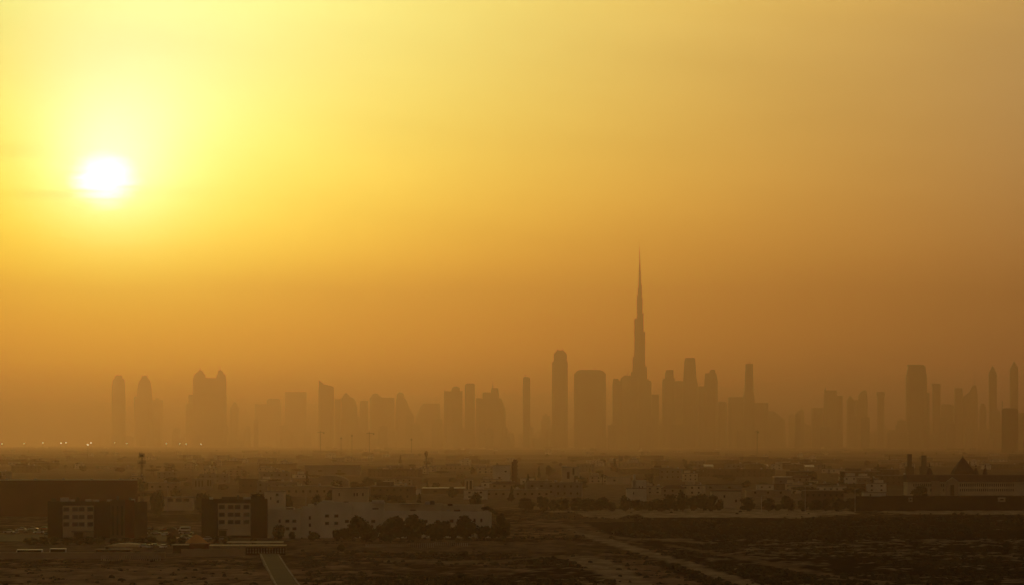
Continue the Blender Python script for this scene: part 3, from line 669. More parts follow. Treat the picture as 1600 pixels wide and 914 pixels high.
townhouse('cream townhouse at the right end of the row, its corner behind the hooked tree', 730, 840, [(690.2, 768, 800, 'white', .5, 14), (690.3, 756, 790, 'cream', 6, 9)],
    [(705.5, 813.5)], [(700, 800, 1.2, 1, 'ac'), (714, 799.5, 2.5, .9, 'dark'), (740, 801, 3, .8, 'dark'), (703, 790, 2, .8, 'dark')], [(741.5, 812.5), (752, 812.5)])

# boundary wall, pickets, low buildings at left front
Y = gy(872.5); q = Y / FPX
t = thing('boundary_wall', 'long low pale boundary wall across the lower left', 'wall', (px(100, Y), Y, 0)); X = lambda x: (x - 100) * q
MB().box(X(-60), X(258), 0, .3, -1, pz(863, Y)).build('wall_panel', M['sand'], t)
MB().box(X(-60), X(258), -.08, .38, pz(863, Y), pz(863, Y) + .15).build('coping', M['cream'], t)
for k in range(12): MB().box(X(-55 + 28 * k), X(-53.5 + 28 * k), -.16, -.09, -.5, pz(863, Y) - .05).build('pier', M['sand'], t)
pk = thing('picket', '', 'post'); MB().box(-.16, .16, -.16, .16, -.3, 1.15).build('post', M['kerb'], pk); MB().lathe(0, 0, [(.2, 1.16), (.2, 1.28), (.05, 1.4)], 6).build('cap', M['kerb'], pk); PK = Proto(pk)
for k in range(28):
    Y = gy(874.5) - 2
    PK.put((px(158 + k * 3.4 + rnd.uniform(-.6, .6), Y), Y, 0), rnd.uniform(-.2, .2), (1.1, 1, rnd.uniform(1, 1.4)), 'short pale post in the uneven row before the right end of the boundary wall', 'pale posts before the boundary wall')
for k in range(52):
    x = 572 + k * 3.1; Y = gy(854.5 - (2 if x > 680 else 0))
    PK.put((px(x, Y), Y, 0), 0, (.9, 1, .9 + .25 * (640 < x < 700)), 'short pale post in the long even row on the sand before the dark trees', 'pale posts before the dark trees')
for k, (a, b) in enumerate([(184, 197), (196, 207), (206, 221), (222, 238), (236, 254)]):
    tree_at(3, a, b, 860 + k % 2, 871, ['round dark shrub, first behind the uneven posts', 'small dark shrub, second behind the uneven posts', 'dark shrub in the middle of the uneven posts', 'wide dark shrub right of the middle of the uneven posts', 'dark shrub at the right end of the uneven posts'][k])
Y = gy(856.5); q = Y / FPX
t = thing('tent_canopy', 'pale tent roof peaking in the middle, before the dark apartment block', 'canopy', (px(192, Y), Y, 0)); X = lambda x: (x - 192) * q
vs = []
for yy in (-5, 5):
    for x, y in ((165, 852.8), (174, 850.5), (185, 848.6), (200, 847.8), (210, 848.6), (218.5, 849.2), (218.5, 853)): vs.append((X(x), yy, pz(y, Y)))
MB().add(vs, [(6, 5, 4, 3, 2, 1, 0), (7, 8, 9, 10, 11, 12, 13)] + [(i, (i + 1) % 7, (i + 1) % 7 + 7, i + 7) for i in range(7)]).build('fabric_roof', M['canopy'], t)
for x in (166, 183, 200, 217.5):
    for yy in (-4.5, 4.5): MB().tube((X(x), yy, 0), (X(x), yy, pz(853, Y) - .05), .12).build('post', M['metal'], t)
Y = gy(862); q = Y / FPX
t = thing('low_shed', 'low flat grey shed in front of the tent roof', 'shed', (px(172, Y), Y, 0)); X = lambda x: (x - 172) * q
MB().box(X(150), X(200), 0, 9, 0, pz(858.6, Y)).build('wall', M['dark'], t); MB().box(X(148), X(203), -.6, 9.5, pz(858.6, Y), pz(857.6, Y)).build('roof', M['sand'], t)
MB().box(X(165), X(170), -.08, 0, 0, 2.0).build('door', M['pane'], t)
Y = gy(864); q = Y / FPX
t = thing('red_kiosk', 'low dark red building with a white sign panel, left of the striped canopies', 'building', (px(297, Y), Y, 0)); X = lambda x: (x - 297) * q
MB().box(X(270), X(296), 0, 8, 0, pz(851, Y)).build('wall', M['dark'], t); MB().box(X(296.1), X(323), -.5, 8, 0, pz(851.5, Y)).build('wall', M['red'], t)
MB().box(X(268), X(296), -1, 8.5, pz(851, Y), pz(850.4, Y)).build('roof', M['cream'], t); MB().box(X(296.1), X(325), -1, 8.5, pz(851.5, Y), pz(849, Y)).build('roof', M['red'], t)
MB().box(X(303), X(315), -.65, -.5, pz(858, Y), pz(856.6, Y)).build('sign_panel', M['white'], t)
MB().box(X(276), X(282), -.08, 0, 0, 2.2).build('door', M['pane'], t)
def carport(label, a, b, y, yb, th, col):
    Y = gy(yb); q = Y / FPX; t = thing('carport', label, 'carport', (px((a + b) / 2, Y), Y, 0)); X = lambda x: (x - (a + b) / 2) * q
    MB().add([(X(a), -3, pz(y + th, Y)), (X(b), -3, pz(y + th, Y)), (X(b), 3, pz(y + th, Y)), (X(a), 3, pz(y + th, Y)), (X(a), -3, pz(y + .5, Y)), (X(b), -3, pz(y + .5, Y)), (X(b), 3, pz(y, Y)), (X(a), 3, pz(y, Y))],
        [(3, 2, 1, 0), (4, 5, 6, 7), (0, 1, 5, 4), (1, 2, 6, 5), (2, 3, 7, 6), (3, 0, 4, 7)]).build('shade_roof', M[col], t)
    n = int((b - a) / 14)
    for k in range(n + 1): MB().tube((X(a + 1 + k * (b - a - 2) / n), 2.4, 0), (X(a + 1 + k * (b - a - 2) / n), 2.4, pz(y + th, Y)), .1).build('post', M['metal'], t)
carport('long pale yellow carport roof, the nearer and longer of two', 328, 447.5, 850.5, 862, 1.4, 'canopy')
carport('long pale yellow carport roof, the farther and shorter of two', 355, 442.5, 845.8, 858, .7, 'canopy')
Y = gy(869); q = Y / FPX
t = thing('compound_wall', 'pale stained compound wall beneath the carport roofs', 'wall', (px(333, Y), Y, 0)); X = lambda x: (x - 333) * q
MB().box(X(283), X(383), 0, .3, -1, pz(857.5, Y)).build('wall_panel', M['sand'], t); MB().box(X(283), X(383), -.06, .36, pz(857.5, Y), pz(857, Y)).build('coping', M['sand'], t)
Y = gy(867); q = Y / FPX
t = thing('gate_screen', 'dark openwork gate screen with pale ironwork at the head of the road', 'gate', (px(415, Y), Y, 0)); X = lambda x: (x - 415) * q
MB().box(X(384), X(446), .2, .4, 0, pz(854.5, Y)).build('panel', M['dark'], t)
for k in range(14):
    x = 387 + k * 4.3; h = .55 + .3 * (k % 3)
    MB().lathe(X(x), .05, [(.06, pz(864, Y)), (.3, pz(863, Y)), (.06, pz(860, Y)), (.28, pz(857.5, Y)), (.06, pz(856, Y))], 6).build('ironwork', M['steel'], t)
sd = MB(); Yq = gy(848); r4 = random.Random(4)
pr = [(0.05, 3.4), (1.4, 2.9), (3.0, 1.5), (4.4, .3), (5, -.3)]
sd.lathe(0, 0, pr[::-1], 14)
tag(sd.build('sand_heap', M['orange']), 'orange sand heap with vehicles beside it, left of the lone apartment block', 'sand heap').location = (px(307, Yq), Yq, 0)

# ------------------------------------------------------------------ cars
def make_car(name, paint, L=4.5, W=1.8, H=1.45, van=False):
    t = thing(name, '', 'van' if van else 'car'); b = MB()
    if van: prof = [(-L / 2, .35), (-L / 2, 1.0), (-L / 2 + .5, 1.15), (-L / 2 + 1.0, H), (L / 2, H), (L / 2, .35)]
    else: prof = [(-L / 2, .35), (-L / 2, .75), (-L / 2 + 1.1, .92), (L / 2 - .5, .95), (L / 2, .85), (L / 2, .35)]
    n = len(prof); vs = [(x, y, z) for y in (-W / 2, W / 2) for x, z in prof]
    b.add(vs, [tuple(range(n)), tuple(range(2 * n - 1, n - 1, -1))] + [(i + n, (i + 1) % n + n, (i + 1) % n, i) for i in range(n)]); b.build('body', M[paint], t)
    if van: MB().box(-L / 2 + 1.2, L / 2 - .3, -W / 2 - .01, W / 2 + .01, 1.2, H - .3).build('side_window', M['pane'], t)
    else:
        pf = [(-L / 2 + 1.1, .93), (-L / 2 + 1.8, H - .06), (L / 2 - 1.1, H - .06), (L / 2 - .5, .96)]; vs = [(x, y, z) for y in (-W / 2 + .12, W / 2 - .12) for x, z in pf]
        MB().add(vs, [(0, 1, 2, 3), (7, 6, 5, 4)] + [(i + 4, (i + 1) % 4 + 4, (i + 1) % 4, i) for i in range(4)]).build('cabin_glass', M['pane'], t)
        MB().box(-L / 2 + 1.8, L / 2 - 1.1, -W / 2 + .1, W / 2 - .1, H - .055, H).build('roof', M[paint], t)
    for x in (-L / 2 + .85, L / 2 - .85):
        for y in (-W / 2 + .1, W / 2 - .1): MB().tube((x, y - .12, .33), (x, y + .12, .33), .33, n=10).build('wheel', M['tyre'], t)
    return t
CARS = {k: Proto(make_car('parked_car', 'car_' + k)) for k in ('white', 'silver', 'dark', 'red')}
VAN = Proto(make_car('parked_van', 'car_white', 5.4, 2, 2.2, True)); BUS = Proto(make_car('parked_bus', 'car_white', 12, 2.5, 3.0, True))
r5 = random.Random(9)
plots = {'in the car park left of the gridded apartment block': [(14, 834), (26, 835), (46, 833), (60, 834.5), (52, 829), (70, 829), (74, 837), (33, 830)],
         'before the gridded apartment block': [(93, 838), (106, 838.5), (117, 839), (128, 838.5), (150, 839), (160, 839), (170, 838.5), (182, 838)],
         'at the right foot of the gridded apartment block': [(199, 830), (214, 829.5), (234, 829.5), (222, 836), (244, 836), (254, 830), (268, 829.5), (258, 838)],
         'by the orange sand heap': [(288, 834), (294, 834.5), (291, 840), (299, 843), (284, 843)],
         'before the lone apartment block': [(330, 838), (341, 838.5), (352, 839), (364, 838), (376, 839), (388, 837.5), (398, 837), (408, 838), (323, 845), (346, 845)],
         'in front of the tent roof': [(226, 857), (234, 858), (243, 856.5), (255, 858)]}
seen = {}
for g, L in plots.items():
    for i, (x, y) in enumerate(L):
        k = ['white', 'silver', 'dark', 'white', 'silver', 'red', 'dark', 'white'][i % 8]; Y = gy(y)
        seen[(g, k)] = seen.get((g, k), 0) + 1
        CARS[k].put((px(x, Y), Y, .42 if g[:2] != 'by' else .1), r5.choice([0, pi, .2, -.2, pi / 2, 1.4]), (1, 1, 1), '%s car parked %s' % (k, g), 'cars parked ' + g)
VAN.put((px(143, gy(838.5)), gy(838.5), .42), 0, (1, 1, 1), 'white minibus parked under the entrance canopy of the gridded apartment block')
VAN.put((px(288, gy(830.5)), gy(830.5), .1), 0, (1, 1, 1), 'white van left of the orange sand heap')
BUS.put((px(45, gy(867)), gy(867), 0), 0, (.8, 1, .68), 'long pale bus behind the boundary wall, at the left edge')
BUS.put((px(90, gy(866)), gy(866), 0), 0, (.5, 1, .72), 'shorter bright white bus behind the boundary wall')
hedge = [(36, 60, 'leftmost round dark tree of the car park hedge row'), (62, 76, 'second round dark tree of the car park hedge row'), (78, 92, 'round dark tree at the left corner of the gridded apartment block'), (96, 113, 'large round dark tree before the gridded facade'), (114, 130, 'flat round dark tree before the middle of the gridded facade'), (132, 148, 'round dark tree before the right of the gridded facade'), (150, 166, 'low dark tree before the dark wing'), (170, 186, 'round dark tree before the brown wing'), (187, 205, 'wide dark tree before the red wing'), (206, 224, 'dark tree at the right end of the gridded apartment block'), (226, 246, 'low dark tree right of the gridded apartment block'), (258, 276, 'tall round dark tree left of the orange sand heap'), (277, 290, 'round dark tree just left of the orange sand heap'), (330, 344, 'small dark tree at the left foot of the lone apartment block'), (348, 362, 'dark tree before the middle of the lone apartment block'), (392, 404, 'small dark tree at the right foot of the lone apartment block')]
for i, (a, b, l) in enumerate(hedge):
    yb = 851 if a < 250 else 852; h = 13 if a < 256 else 20 if a < 277 else 14
    tree_at([3, 0, 1, 3][i % 4], a, b, yb - h, yb, l, 'small trees lining the car park')

# ------------------------------------------------------------------ cell tower, ball mast, balcony tower
Y = gy(803); q = Y / FPX
t = thing('cell_tower', 'lattice telecom mast with two rings of antennas, right of the maroon hall', 'telecom mast', (px(221.5, Y), Y, 0))
H = pz(708, Y); ms = MB()
for a in (0, 2.09, 4.19):
    ms.tube((1.1 * cos(a), 1.1 * sin(a), 0), (.35 * cos(a), .35 * sin(a), H), .2, .13, 5)
for k in range(20):
    z0 = k * H / 20; z1 = z0 + H / 20; r0 = 1.1 - .75 * z0 / H; r1 = 1.1 - .75 * z1 / H; a = 2.09 * (k % 3)
    ms.tube((r0 * cos(a), r0 * sin(a), z0), (r1 * cos(a + 2.09), r1 * sin(a + 2.09), z1), .06, .06, 4)
ms.build('mast', M['metal'], t)
for zc, rr in ((pz(711, Y), 1.4), (pz(721.5, Y), 2.1)):
    rg = MB().lathe(0, 0, [(rr, zc - .8), (rr, zc - .65), (rr - .2, zc - .65), (rr - .2, zc - .8)], 12).build('platform', M['metal'], t)
    for k in range(6):
        a = k * pi / 3 + .3; MB().box(rr * cos(a) - .13, rr * cos(a) + .13, rr * sin(a) - .1, rr * sin(a) + .1, zc - 1.0, zc + 1.1).build('antenna_panel', M['metal'], rg)
MB().box(-.8, .8, -.7, .7, pz(713, Y), pz(710, Y)).build('equipment_drum', M['dark'], t)
MB().tube((0, 0, H), (0, 0, pz(704, Y)), .06).build('lightning_rod', M['metal'], t)
Y = 4300
t = thing('water_tower', 'small hazy mast with a bulbous head above the townhouses', 'water tower', (px(666, Y), Y, 0))
MB().tube((0, 0, 0), (0, 0, pz(712, Y)), .9, .7).build('stem', M['haze_pole'], t)
MB().lathe(0, 0, [(.8, pz(713.5, Y)), (2.0, pz(710.5, Y)), (2.3, pz(707, Y)), (1.4, pz(705, Y)), (.2, pz(704, Y))], 12).build('tank', M['brown'], t)
Y = 2900; q = Y / FPX
t = thing('balcony_tower', 'tall narrow dark tower with projecting balconies, above the low suburb', 'tower', (px(804, Y), Y, 0))
MB().box(-4.6 * q, 4.0 * q, -2.2, 2.2, 0, pz(721, Y)).build('shaft', M['maroon'], t)
MB().box(-2.2 * q, 3.2 * q, -1.5, 1.5, pz(721, Y), pz(717.5, Y)).build('head', M['maroon'], t)
for k in range(6): MB().box(4.0 * q, 5.4 * q, -1.8, 1.8, pz(754 - 6.3 * k, Y), pz(751.6 - 6.3 * k, Y)).build('balcony', M['brown'], t)
for k in range(5): MB().box(-3.4 * q, -1.8 * q, -2.25, -2.2, pz(752 - 6.3 * k, Y), pz(749.4 - 6.3 * k, Y)).build('window', M['pane'], t)
MB().box(-7 * q, 7 * q, -4, 4, 0, pz(753, Y)).build('base', M['brown'], t)

# ------------------------------------------------------------------ palace
Y = gy(774.5) + 25; q = Y / FPX; Z = lambda y: pz(y, Y)
t = thing('palace', 'long palatial building with a great pyramid roof and small spired cupolas, at the right edge', 'palace', (px(1520, Y), Y, 0)); X = lambda x: (x - 1520) * q
MB().box(X(1418), X(1680), 0, 26, -1, Z(752.5)).build('wall', M['cream'], t)
MB().add([(X(1416), -1, Z(752.5)), (X(1682), -1, Z(752.5)), (X(1682), 27, Z(752.5)), (X(1416), 27, Z(752.5)), (X(1417.5), 2.5, Z(741.5)), (X(1680), 2.5, Z(741.5)), (X(1680), 23, Z(741.5)), (X(1417.5), 23, Z(741.5))],
    [(3, 2, 1, 0), (4, 5, 6, 7), (0, 1, 5, 4), (1, 2, 6, 5), (2, 3, 7, 6), (3, 0, 4, 7)]).build('mansard_roof', M['tile'], t)
MB().box(X(1416), X(1682), -1.1, -.95, Z(753.2), Z(752.3)).build('eaves', M['cream'], t)
MB().loft([[(X(1491.5), 3, Z(740.5)), (X(1525.5), 3, Z(740.5)), (X(1525.5), 22, Z(740.5)), (X(1491.5), 22, Z(740.5))], [(X(1493), 3.5, Z(735.5)), (X(1523.5), 3.5, Z(735.5)), (X(1523.5), 21.5, Z(735.5)), (X(1493), 21.5, Z(735.5))],
           [(X(1500.3), 8, Z(724)), (X(1515.3), 8, Z(724)), (X(1515.3), 17, Z(724)), (X(1500.3), 17, Z(724))], [(X(1506.8), 12, Z(714.5)), (X(1509), 12, Z(714.5)), (X(1509), 13, Z(714.5)), (X(1506.8), 13, Z(714.5))]]).build('pyramid_roof', M['tile'], t)
MB().lathe(X(1507.9), 12.5, [(.5, Z(714.6)), (.45, Z(713)), (.05, Z(710.5))], 6).build('finial', M['metal'], t)
for x, w in ((1454.5, 1.1), (1527.2, .9), (1541.8, .9)):
    c = MB().lathe(X(x), 8, [(4.6 * w * q, Z(741)), (4.4 * w * q, Z(738.5)), (3.4 * w * q, Z(736)), (2.6 * w * q, Z(732.5)), (1.2 * q, Z(731)), (.9 * q, Z(729.8)), (1.1 * q, Z(728)), (.5 * q, Z(725.5)), (.1 * q, Z(723))], 10).build('cupola', M['tile'], t)
    MB().lathe(X(x), 8, [(1.35 * q, Z(730.2)), (1.35 * q, Z(729.6))], 8).build('collar', M['cream'], c)
MB().box(X(1455), X(1468), -2.2, -1.2, 0, Z(751)).build('bay', M['sand'], t)
g = MB(); gp = [(1478, 752), (1487, 745.5), (1496, 752), (1496, 774), (1478, 774)]
vs = [(X(x), yy, Z(y)) for yy in (-3.5, -1.2) for x, y in gp]
g.add(vs, [(0, 1, 2, 3, 4), (9, 8, 7, 6, 5)] + [(i, i + 5, (i + 1) % 5 + 5, (i + 1) % 5) for i in range(5)]).build('gable', M['sand'], t)
MB().tube((X(1477.5), -3.6, Z(752)), (X(1487), -3.6, Z(745.2)), .18).tube((X(1487), -3.6, Z(745.2)), (X(1496.5), -3.6, Z(752)), .18).build('gable_trim', M['white'], t)
MB().box(X(1484), X(1490), -3.6, -3.5, 0, Z(757)).build('entrance', M['pane'], t)
for k in range(48):
    x = 1428 + 3.3 * k
    if 1476 < x < 1498 or x > 1602 or 1455 < x < 1468 and 0: continue
    for y0, y1 in ((759.5, 755), (767, 763)):
        if y0 > 760 and x < 1500 and k % 2: continue
        wn_ = MB().box(X(x) - .33, X(x) + .33, -.06, 0, Z(y0), Z(y1)).build('window', M['pane'], t)
for x, a, b, yt, l in ((1421, 1415, 1427, 709, 'hazy square tower with a narrower head behind the left end of the palace'), (1443.5, 1437, 1450, 711, 'hazy stepped tower behind the leftmost palace cupola')):
    D = 3300
    t = thing('far_tower', l, 'tower', (px(x, D), D, 0)); v = D / FPX
    MB().box((a - x) * v, (b - x) * v, -5, 5, 0, pz(728, D)).build('base', M['brown'], t)
    MB().box((a - x) * v * .55, (b - x) * v * .55, -3, 3, pz(728, D), pz(yt, D)).build('head', M['brown'], t)
tree_at(0, 1424, 1448, 757, 778, 'broad dark tree before the left end of the palace', Y=2350)

# long dark hedge wall at right
Y = gy(797); q = Y / FPX; Z = lambda y: pz(y, Y)
t = thing('site_fence', 'long tall dark screen fence across the right, in front of the palace', 'fence', (px(1470, Y), Y, 0)); X = lambda x: (x - 1470) * q
for k in range(17):
    a = 1338 + k * 20
    MB().box(X(a), X(a + 20) - .05, 0, .2, -1, Z(774.5 + .35 * sin(k * 1.7))).build('screen_panel', M['dark'], t)
    MB().box(X(a) - .15, X(a) + .12, -.2, -.01, -1, Z(774)).build('post', M['dark'], t)
wr = random.Random(5)
for x, y, l in ((1422.5, 779, 'small pale site cabin with a cross barred window against the dark fence'), (1565, 780, 'pale site cabin with a step shaped side against the right part of the fence')):
    t = thing('site_cabin', l, 'cabin', (px(x, Y - 6), Y - 6, 0)); w = 1.0 if x < 1500 else 2.0
    MB().box(-w, w, -1.2, 1.2, pz(783.5, Y - 6), pz(777.5, Y - 6)).build('wall', M['sand'], t); MB().box(-w - .1, w + .1, -1.3, 1.3, pz(777.5, Y - 6), pz(777.1, Y - 6)).build('roof', M['tin'], t)
    MB().box(-w * .5, w * .5, -1.26, -1.2, pz(781, Y - 6), pz(778.5, Y - 6)).build('window', M['pane'], t)
# tree line behind the open field
G2 = 'dark trees of the line behind the open field'
tl = [(812, 836, 778), (838, 858, 776), (858, 872, 781), (868, 892, 776), (888, 912, 778), (906, 930, 779), (926, 950, 777), (948, 962, 784), (968, 986, 775), (982, 1010, 778), (1004, 1024, 783), (1018, 1042, 780), (1036, 1056, 773), (1050, 1064, 782), (1056, 1077, 770), (1076, 1094, 772), (1090, 1108, 772), (1104, 1122, 774), (1118, 1130, 780), (1156, 1180, 778), (1190, 1212, 779), (1210, 1222, 786), (1222, 1242, 775), (1246, 1262, 782), (1262, 1284, 781), (1284, 1300, 779), (1298, 1322, 777), (1320, 1340, 776)]
where = ['beside the hooked tree gap, leftmost', 'upright with a narrow crown, second from the left', 'low, filling between two taller ones near the left', 'rounded, before the pale block with side wings', 'flat crowned, just right of the rounded one', 'merged in the left mass, under the curved track', 'last of the left mass', 'small, in the gap of the line', 'pointed, left of the pale stepped building', 'wide, right before the pale stepped building', 'low, right of the pale stepped building', 'wide, in the middle of the line', 'rounded and tall, left of a pale diagonal roof', 'small, under the pale diagonal roof', 'tallest square crown of the line', 'second of the tall right group', 'third of the tall right group', 'last tall one of the right group', 'low, tapering off at the right of the tall group', 'round, under the pale villa corner', 'big round crown standing apart right of a pole', 'tiny, right of the big round crown', 'narrow, near the middle of the broken right part', 'low, in the broken right part', 'wide, in the broken right part', 'beside the first lamp post at the left of the dark fence', 'before the left start of the dark fence', 'touching the left end of the dark fence']
for i, ((a, b, yt), w) in enumerate(zip(tl, where)):
    tree_at([0, 1, 2, 3, 0, 1][i % 6], a, b, yt, 797.5 + .5 * (i % 3), 'dark tree ' + w, G2)
for x, yt, l in ((1190, 774, 'thin lamp post left of the big round crown'), (1336, 764, 'tall thin lamp post at the left end of the dark fence'), (1258, 759, 'pale curved lamp post beyond the broken tree line'), (262, 756, 'thin lamp post above the right part of the car park'), (478, 764, 'thin lamp post left behind the townhouses')):
    Y = gy(799); t = thing('street_lamp', l, 'street lamp', (px(x, Y), Y, 0)); H = pz(yt, Y)
    MB().tube((0, 0, 0), (0, 0, H), .13, .08).build('pole', M['ac'], t); MB().tube((0, 0, H), (1.6, 0, H + .3), .07).build('arm', M['ac'], t); MB().box(1.2, 2.1, -.2, .2, H + .2, H + .4).build('lamp_head', M['ac'], t)

# ------------------------------------------------------------------ named middle-distance buildings
def block(name, label, cat, a, b, yt, yb, m, wins=(), roof='roof', dep=14, extra=(), Y=None, ww=1.6, wh=1.4):
    Y = Y or gy(yb); q = Y / FPX; xc = (a + b) / 2; t = thing(name, label, cat, (px(xc, Y), Y, 0)); X = lambda x: (x - xc) * q
    MB().box(X(a), X(b), 0, dep, -1, pz(yt, Y)).build('wall', M[m], t)
    MB().box(X(a) - .3, X(b) + .3, -.3, dep + .3, pz(yt, Y), pz(yt, Y) + .5).build('roof', M[roof], t)
    for x0, x1, y0, o, mm in extra: MB().box(X(x0), X(x1), o, o + dep * .5, pz(yt, Y) + .5, pz(y0, Y)).build('upper_floor', M[mm], t)
    for wx, wy, w in wins: MB().box(X(wx) - w * q / 2, X(wx) + w * q / 2, -.07, 0, pz(wy, Y) - wh / 2, pz(wy, Y) + wh / 2).build('window', M['pane'], t)
    return t
block('low_building', 'long low pale building with a band of dark panel windows, right of the cell tower', 'building', 256, 300, 777, 786, 'cream', [(266, 781, 9), (279, 781, 9), (291, 781, 9)], Y=gy(797), wh=1.8)
block('low_building', 'dark windowless box building in the haze, above the low pale one with panel windows', 'building', 245, 277, 755.5, 766, 'brown', [], 'dark')
block('villa', 'pale villa with a small square window, right behind the cell tower', 'villa', 226, 244, 754, 766, 'cream', [(236, 760, 4)])
block('villa', 'white villa with dark window openings, peeping out right behind the lone apartment block', 'villa', 413, 444, 768, 792, 'white', [(433, 772.5, 4), (434, 783, 3.5), (423, 778, 2)], Y=gy(800))
block('low_building', 'row building with tall pale columns in the haze behind the lone apartment block', 'building', 300, 331, 748, 765, 'grey', [(306, 755, 2), (311, 755, 2), (316, 755, 2), (325, 754, 3), (329, 754, 2)], wh=5)
block('low_building', 'dark boxy building in the haze right above the lone apartment block', 'building', 373, 402, 748.5, 770, 'brown', [(380, 758, 3), (392, 758, 3)], 'dark')
block('villa', 'small white cube house left of the arched hall', 'villa', 474, 485.5, 758.5, 768, 'white', [(478, 762, 2)])
block('villa', 'wide pale villa with twin slit windows, behind the townhouses', 'villa', 519, 575, 763, 784, 'cream', [(553.5, 772, 1.8), (558, 772, 1.8), (530, 772, 2), (567, 772, 2)], Y=gy(800), extra=[(519, 545, 760.5, 3, 'cream')], wh=1.7)
block('low_building', 'large flat dark warehouse in the haze above the arched hall', 'warehouse', 476, 562, 727, 742, 'grey', [(500, 735, 6), (530, 735, 6)], 'dark', dep=40)
Y = gy(768); q = Y / FPX; t = thing('arched_hall', 'hall with a low arched roof in the haze behind the tallest townhouse', 'hall', (px(515, Y), Y, 0))
rg = []
for yy in (0, 30): rg.append([(30 * q * cos(a), yy, max(0, pz(755, Y) * (1 if sin(a) > .01 else 0)) + 13 * q * sin(a) * 1.0) for a in [pi * i / 12 for i in range(13)]] + [(-30 * q, yy, 0), (30 * q, yy, 0)])
MB().loft(rg).build('arched_shell', M['sand'], t); MB().box(-4, 4, -.1, 0, 0, 5).build('gate', M['dark'], t)
block('low_building', 'very long low shed with a bright roof edge behind the right townhouses', 'shed', 660, 726, 762.5, 771, 'brown', [(680, 767, 5), (700, 767, 5)], 'tin', dep=20)
t = block('gateway', 'small frame shaped gateway building in the haze, left of the balcony tower', 'gateway', 726, 739, 748.5, 766, 'cream', [(730, 758, 2.2), (735.5, 757, 3.5)], wh=7)
block('white_hall', 'blank pale cube building just left of the balcony tower', 'building', 770, 797, 727, 755, 'white', [(780, 746, 4), (790, 736, 3)], dep=20, Y=gy(756))
block('white_hall', 'low pale block right of the balcony tower', 'building', 813, 835, 747, 756, 'white', [(818, 752, 3)], dep=12)
block('white_hall', 'pale block with tall dark side openings, right of the balcony tower', 'building', 878, 906, 730, 757, 'cream', [(888, 742, 4), (900, 748, 6), (896, 736, 3)], dep=16, Y=gy(758), wh=6, extra=[(878, 886, 727, 2, 'white')])
block('white_hall', 'wide low pale hall behind the pale stepped building', 'hall', 948, 985, 745, 756, 'cream', [(960, 750, 3)], dep=18)
block('stepped_building', 'pale stepped building with two tiny windows rising behind the tree line', 'building', 979, 1010, 763, 790, 'white', [(999, 761, 1.6), (1004, 761, 1.6), (990, 770, 1.5)], extra=[(988, 1010, 750, 3, 'white'), (990, 993, 741, 3, 'white')], Y=gy(794), dep=10)
block('villa', 'pale villa with one dark window, at the right of the tall tree group', 'villa', 1112, 1158, 767, 786, 'cream', [(1132, 775, 2.6), (1150, 782, 2.4)], 'tile', Y=gy(793), wh=1.5)
block('low_building', 'flat hazy building with a dark flat roof, before the villas in the right middle', 'building', 1100, 1160, 757, 764, 'grey', [(1110, 761, 4), (1140, 761, 4)], 'dark', dep=20)
block('low_building', 'mauve grey hall with a pale upper edge, right middle', 'hall', 1210, 1246, 745, 758, 'grey', [(1220, 752, 3)], 'tin', dep=20)
block('low_building', 'wide pale terrace building right above the broken tree line', 'building', 1166, 1236, 766.5, 776, 'sand', [(1180, 769, 3), (1200, 769, 3), (1220, 769, 3), (1240, 769, 3)], 'roof')
block('low_building', 'low white building with a bright parapet showing over the left end of the dark fence', 'building', 1350, 1384, 769.5, 778, 'white', [(1360, 773, 2)], 'roof', Y=gy(790))
block('low_building', 'dark low arcade building left of the dark fence', 'building', 1256, 1318, 766.5, 780, 'brown', [(1262 + 9 * k, 773, 3) for k in range(7)], 'sand', Y=gy(792))
for a, b, y, l in ((1100, 1115, 727.3, 'leftmost, faint'), (1137, 1141, 727.3, 'very short, bright'), (1159.5, 1170, 727.3, 'brightest'), (1176, 1201, 727, 'longest'), (1258, 1273, 728, 'rightmost, set apart')):
    Y = 4600; q = Y / FPX; xc = (a + b) / 2; t = thing('tin_shed', 'hazy shed whose metal roof catches the light as a thin line, ' + l, 'shed', (px(xc, Y), Y, 0), 0, 'sheds with bright roof lines'); X = lambda x: (x - xc) * q
    MB().box(X(a), X(b), 0, 16, 0, pz(y + .5, Y)).build('wall', M['sand'], t)
    MB().add([(X(a), -.5, pz(y + .9, Y)), (X(b), -.5, pz(y + .9, Y)), (X(b), 16, pz(y - .6, Y) + 1.1), (X(a), 16, pz(y - .6, Y) + 1.1), (X(a), -.5, pz(y + .5, Y)), (X(b), -.5, pz(y + .5, Y)), (X(b), 16, pz(y - .6, Y) + 1.3), (X(a), 16, pz(y - .6, Y) + 1.3)],
        [(3, 2, 1, 0), (4, 5, 6, 7), (0, 1, 5, 4), (1, 2, 6, 5), (2, 3, 7, 6), (3, 0, 4, 7)]).build('roof', M['tin'], t)

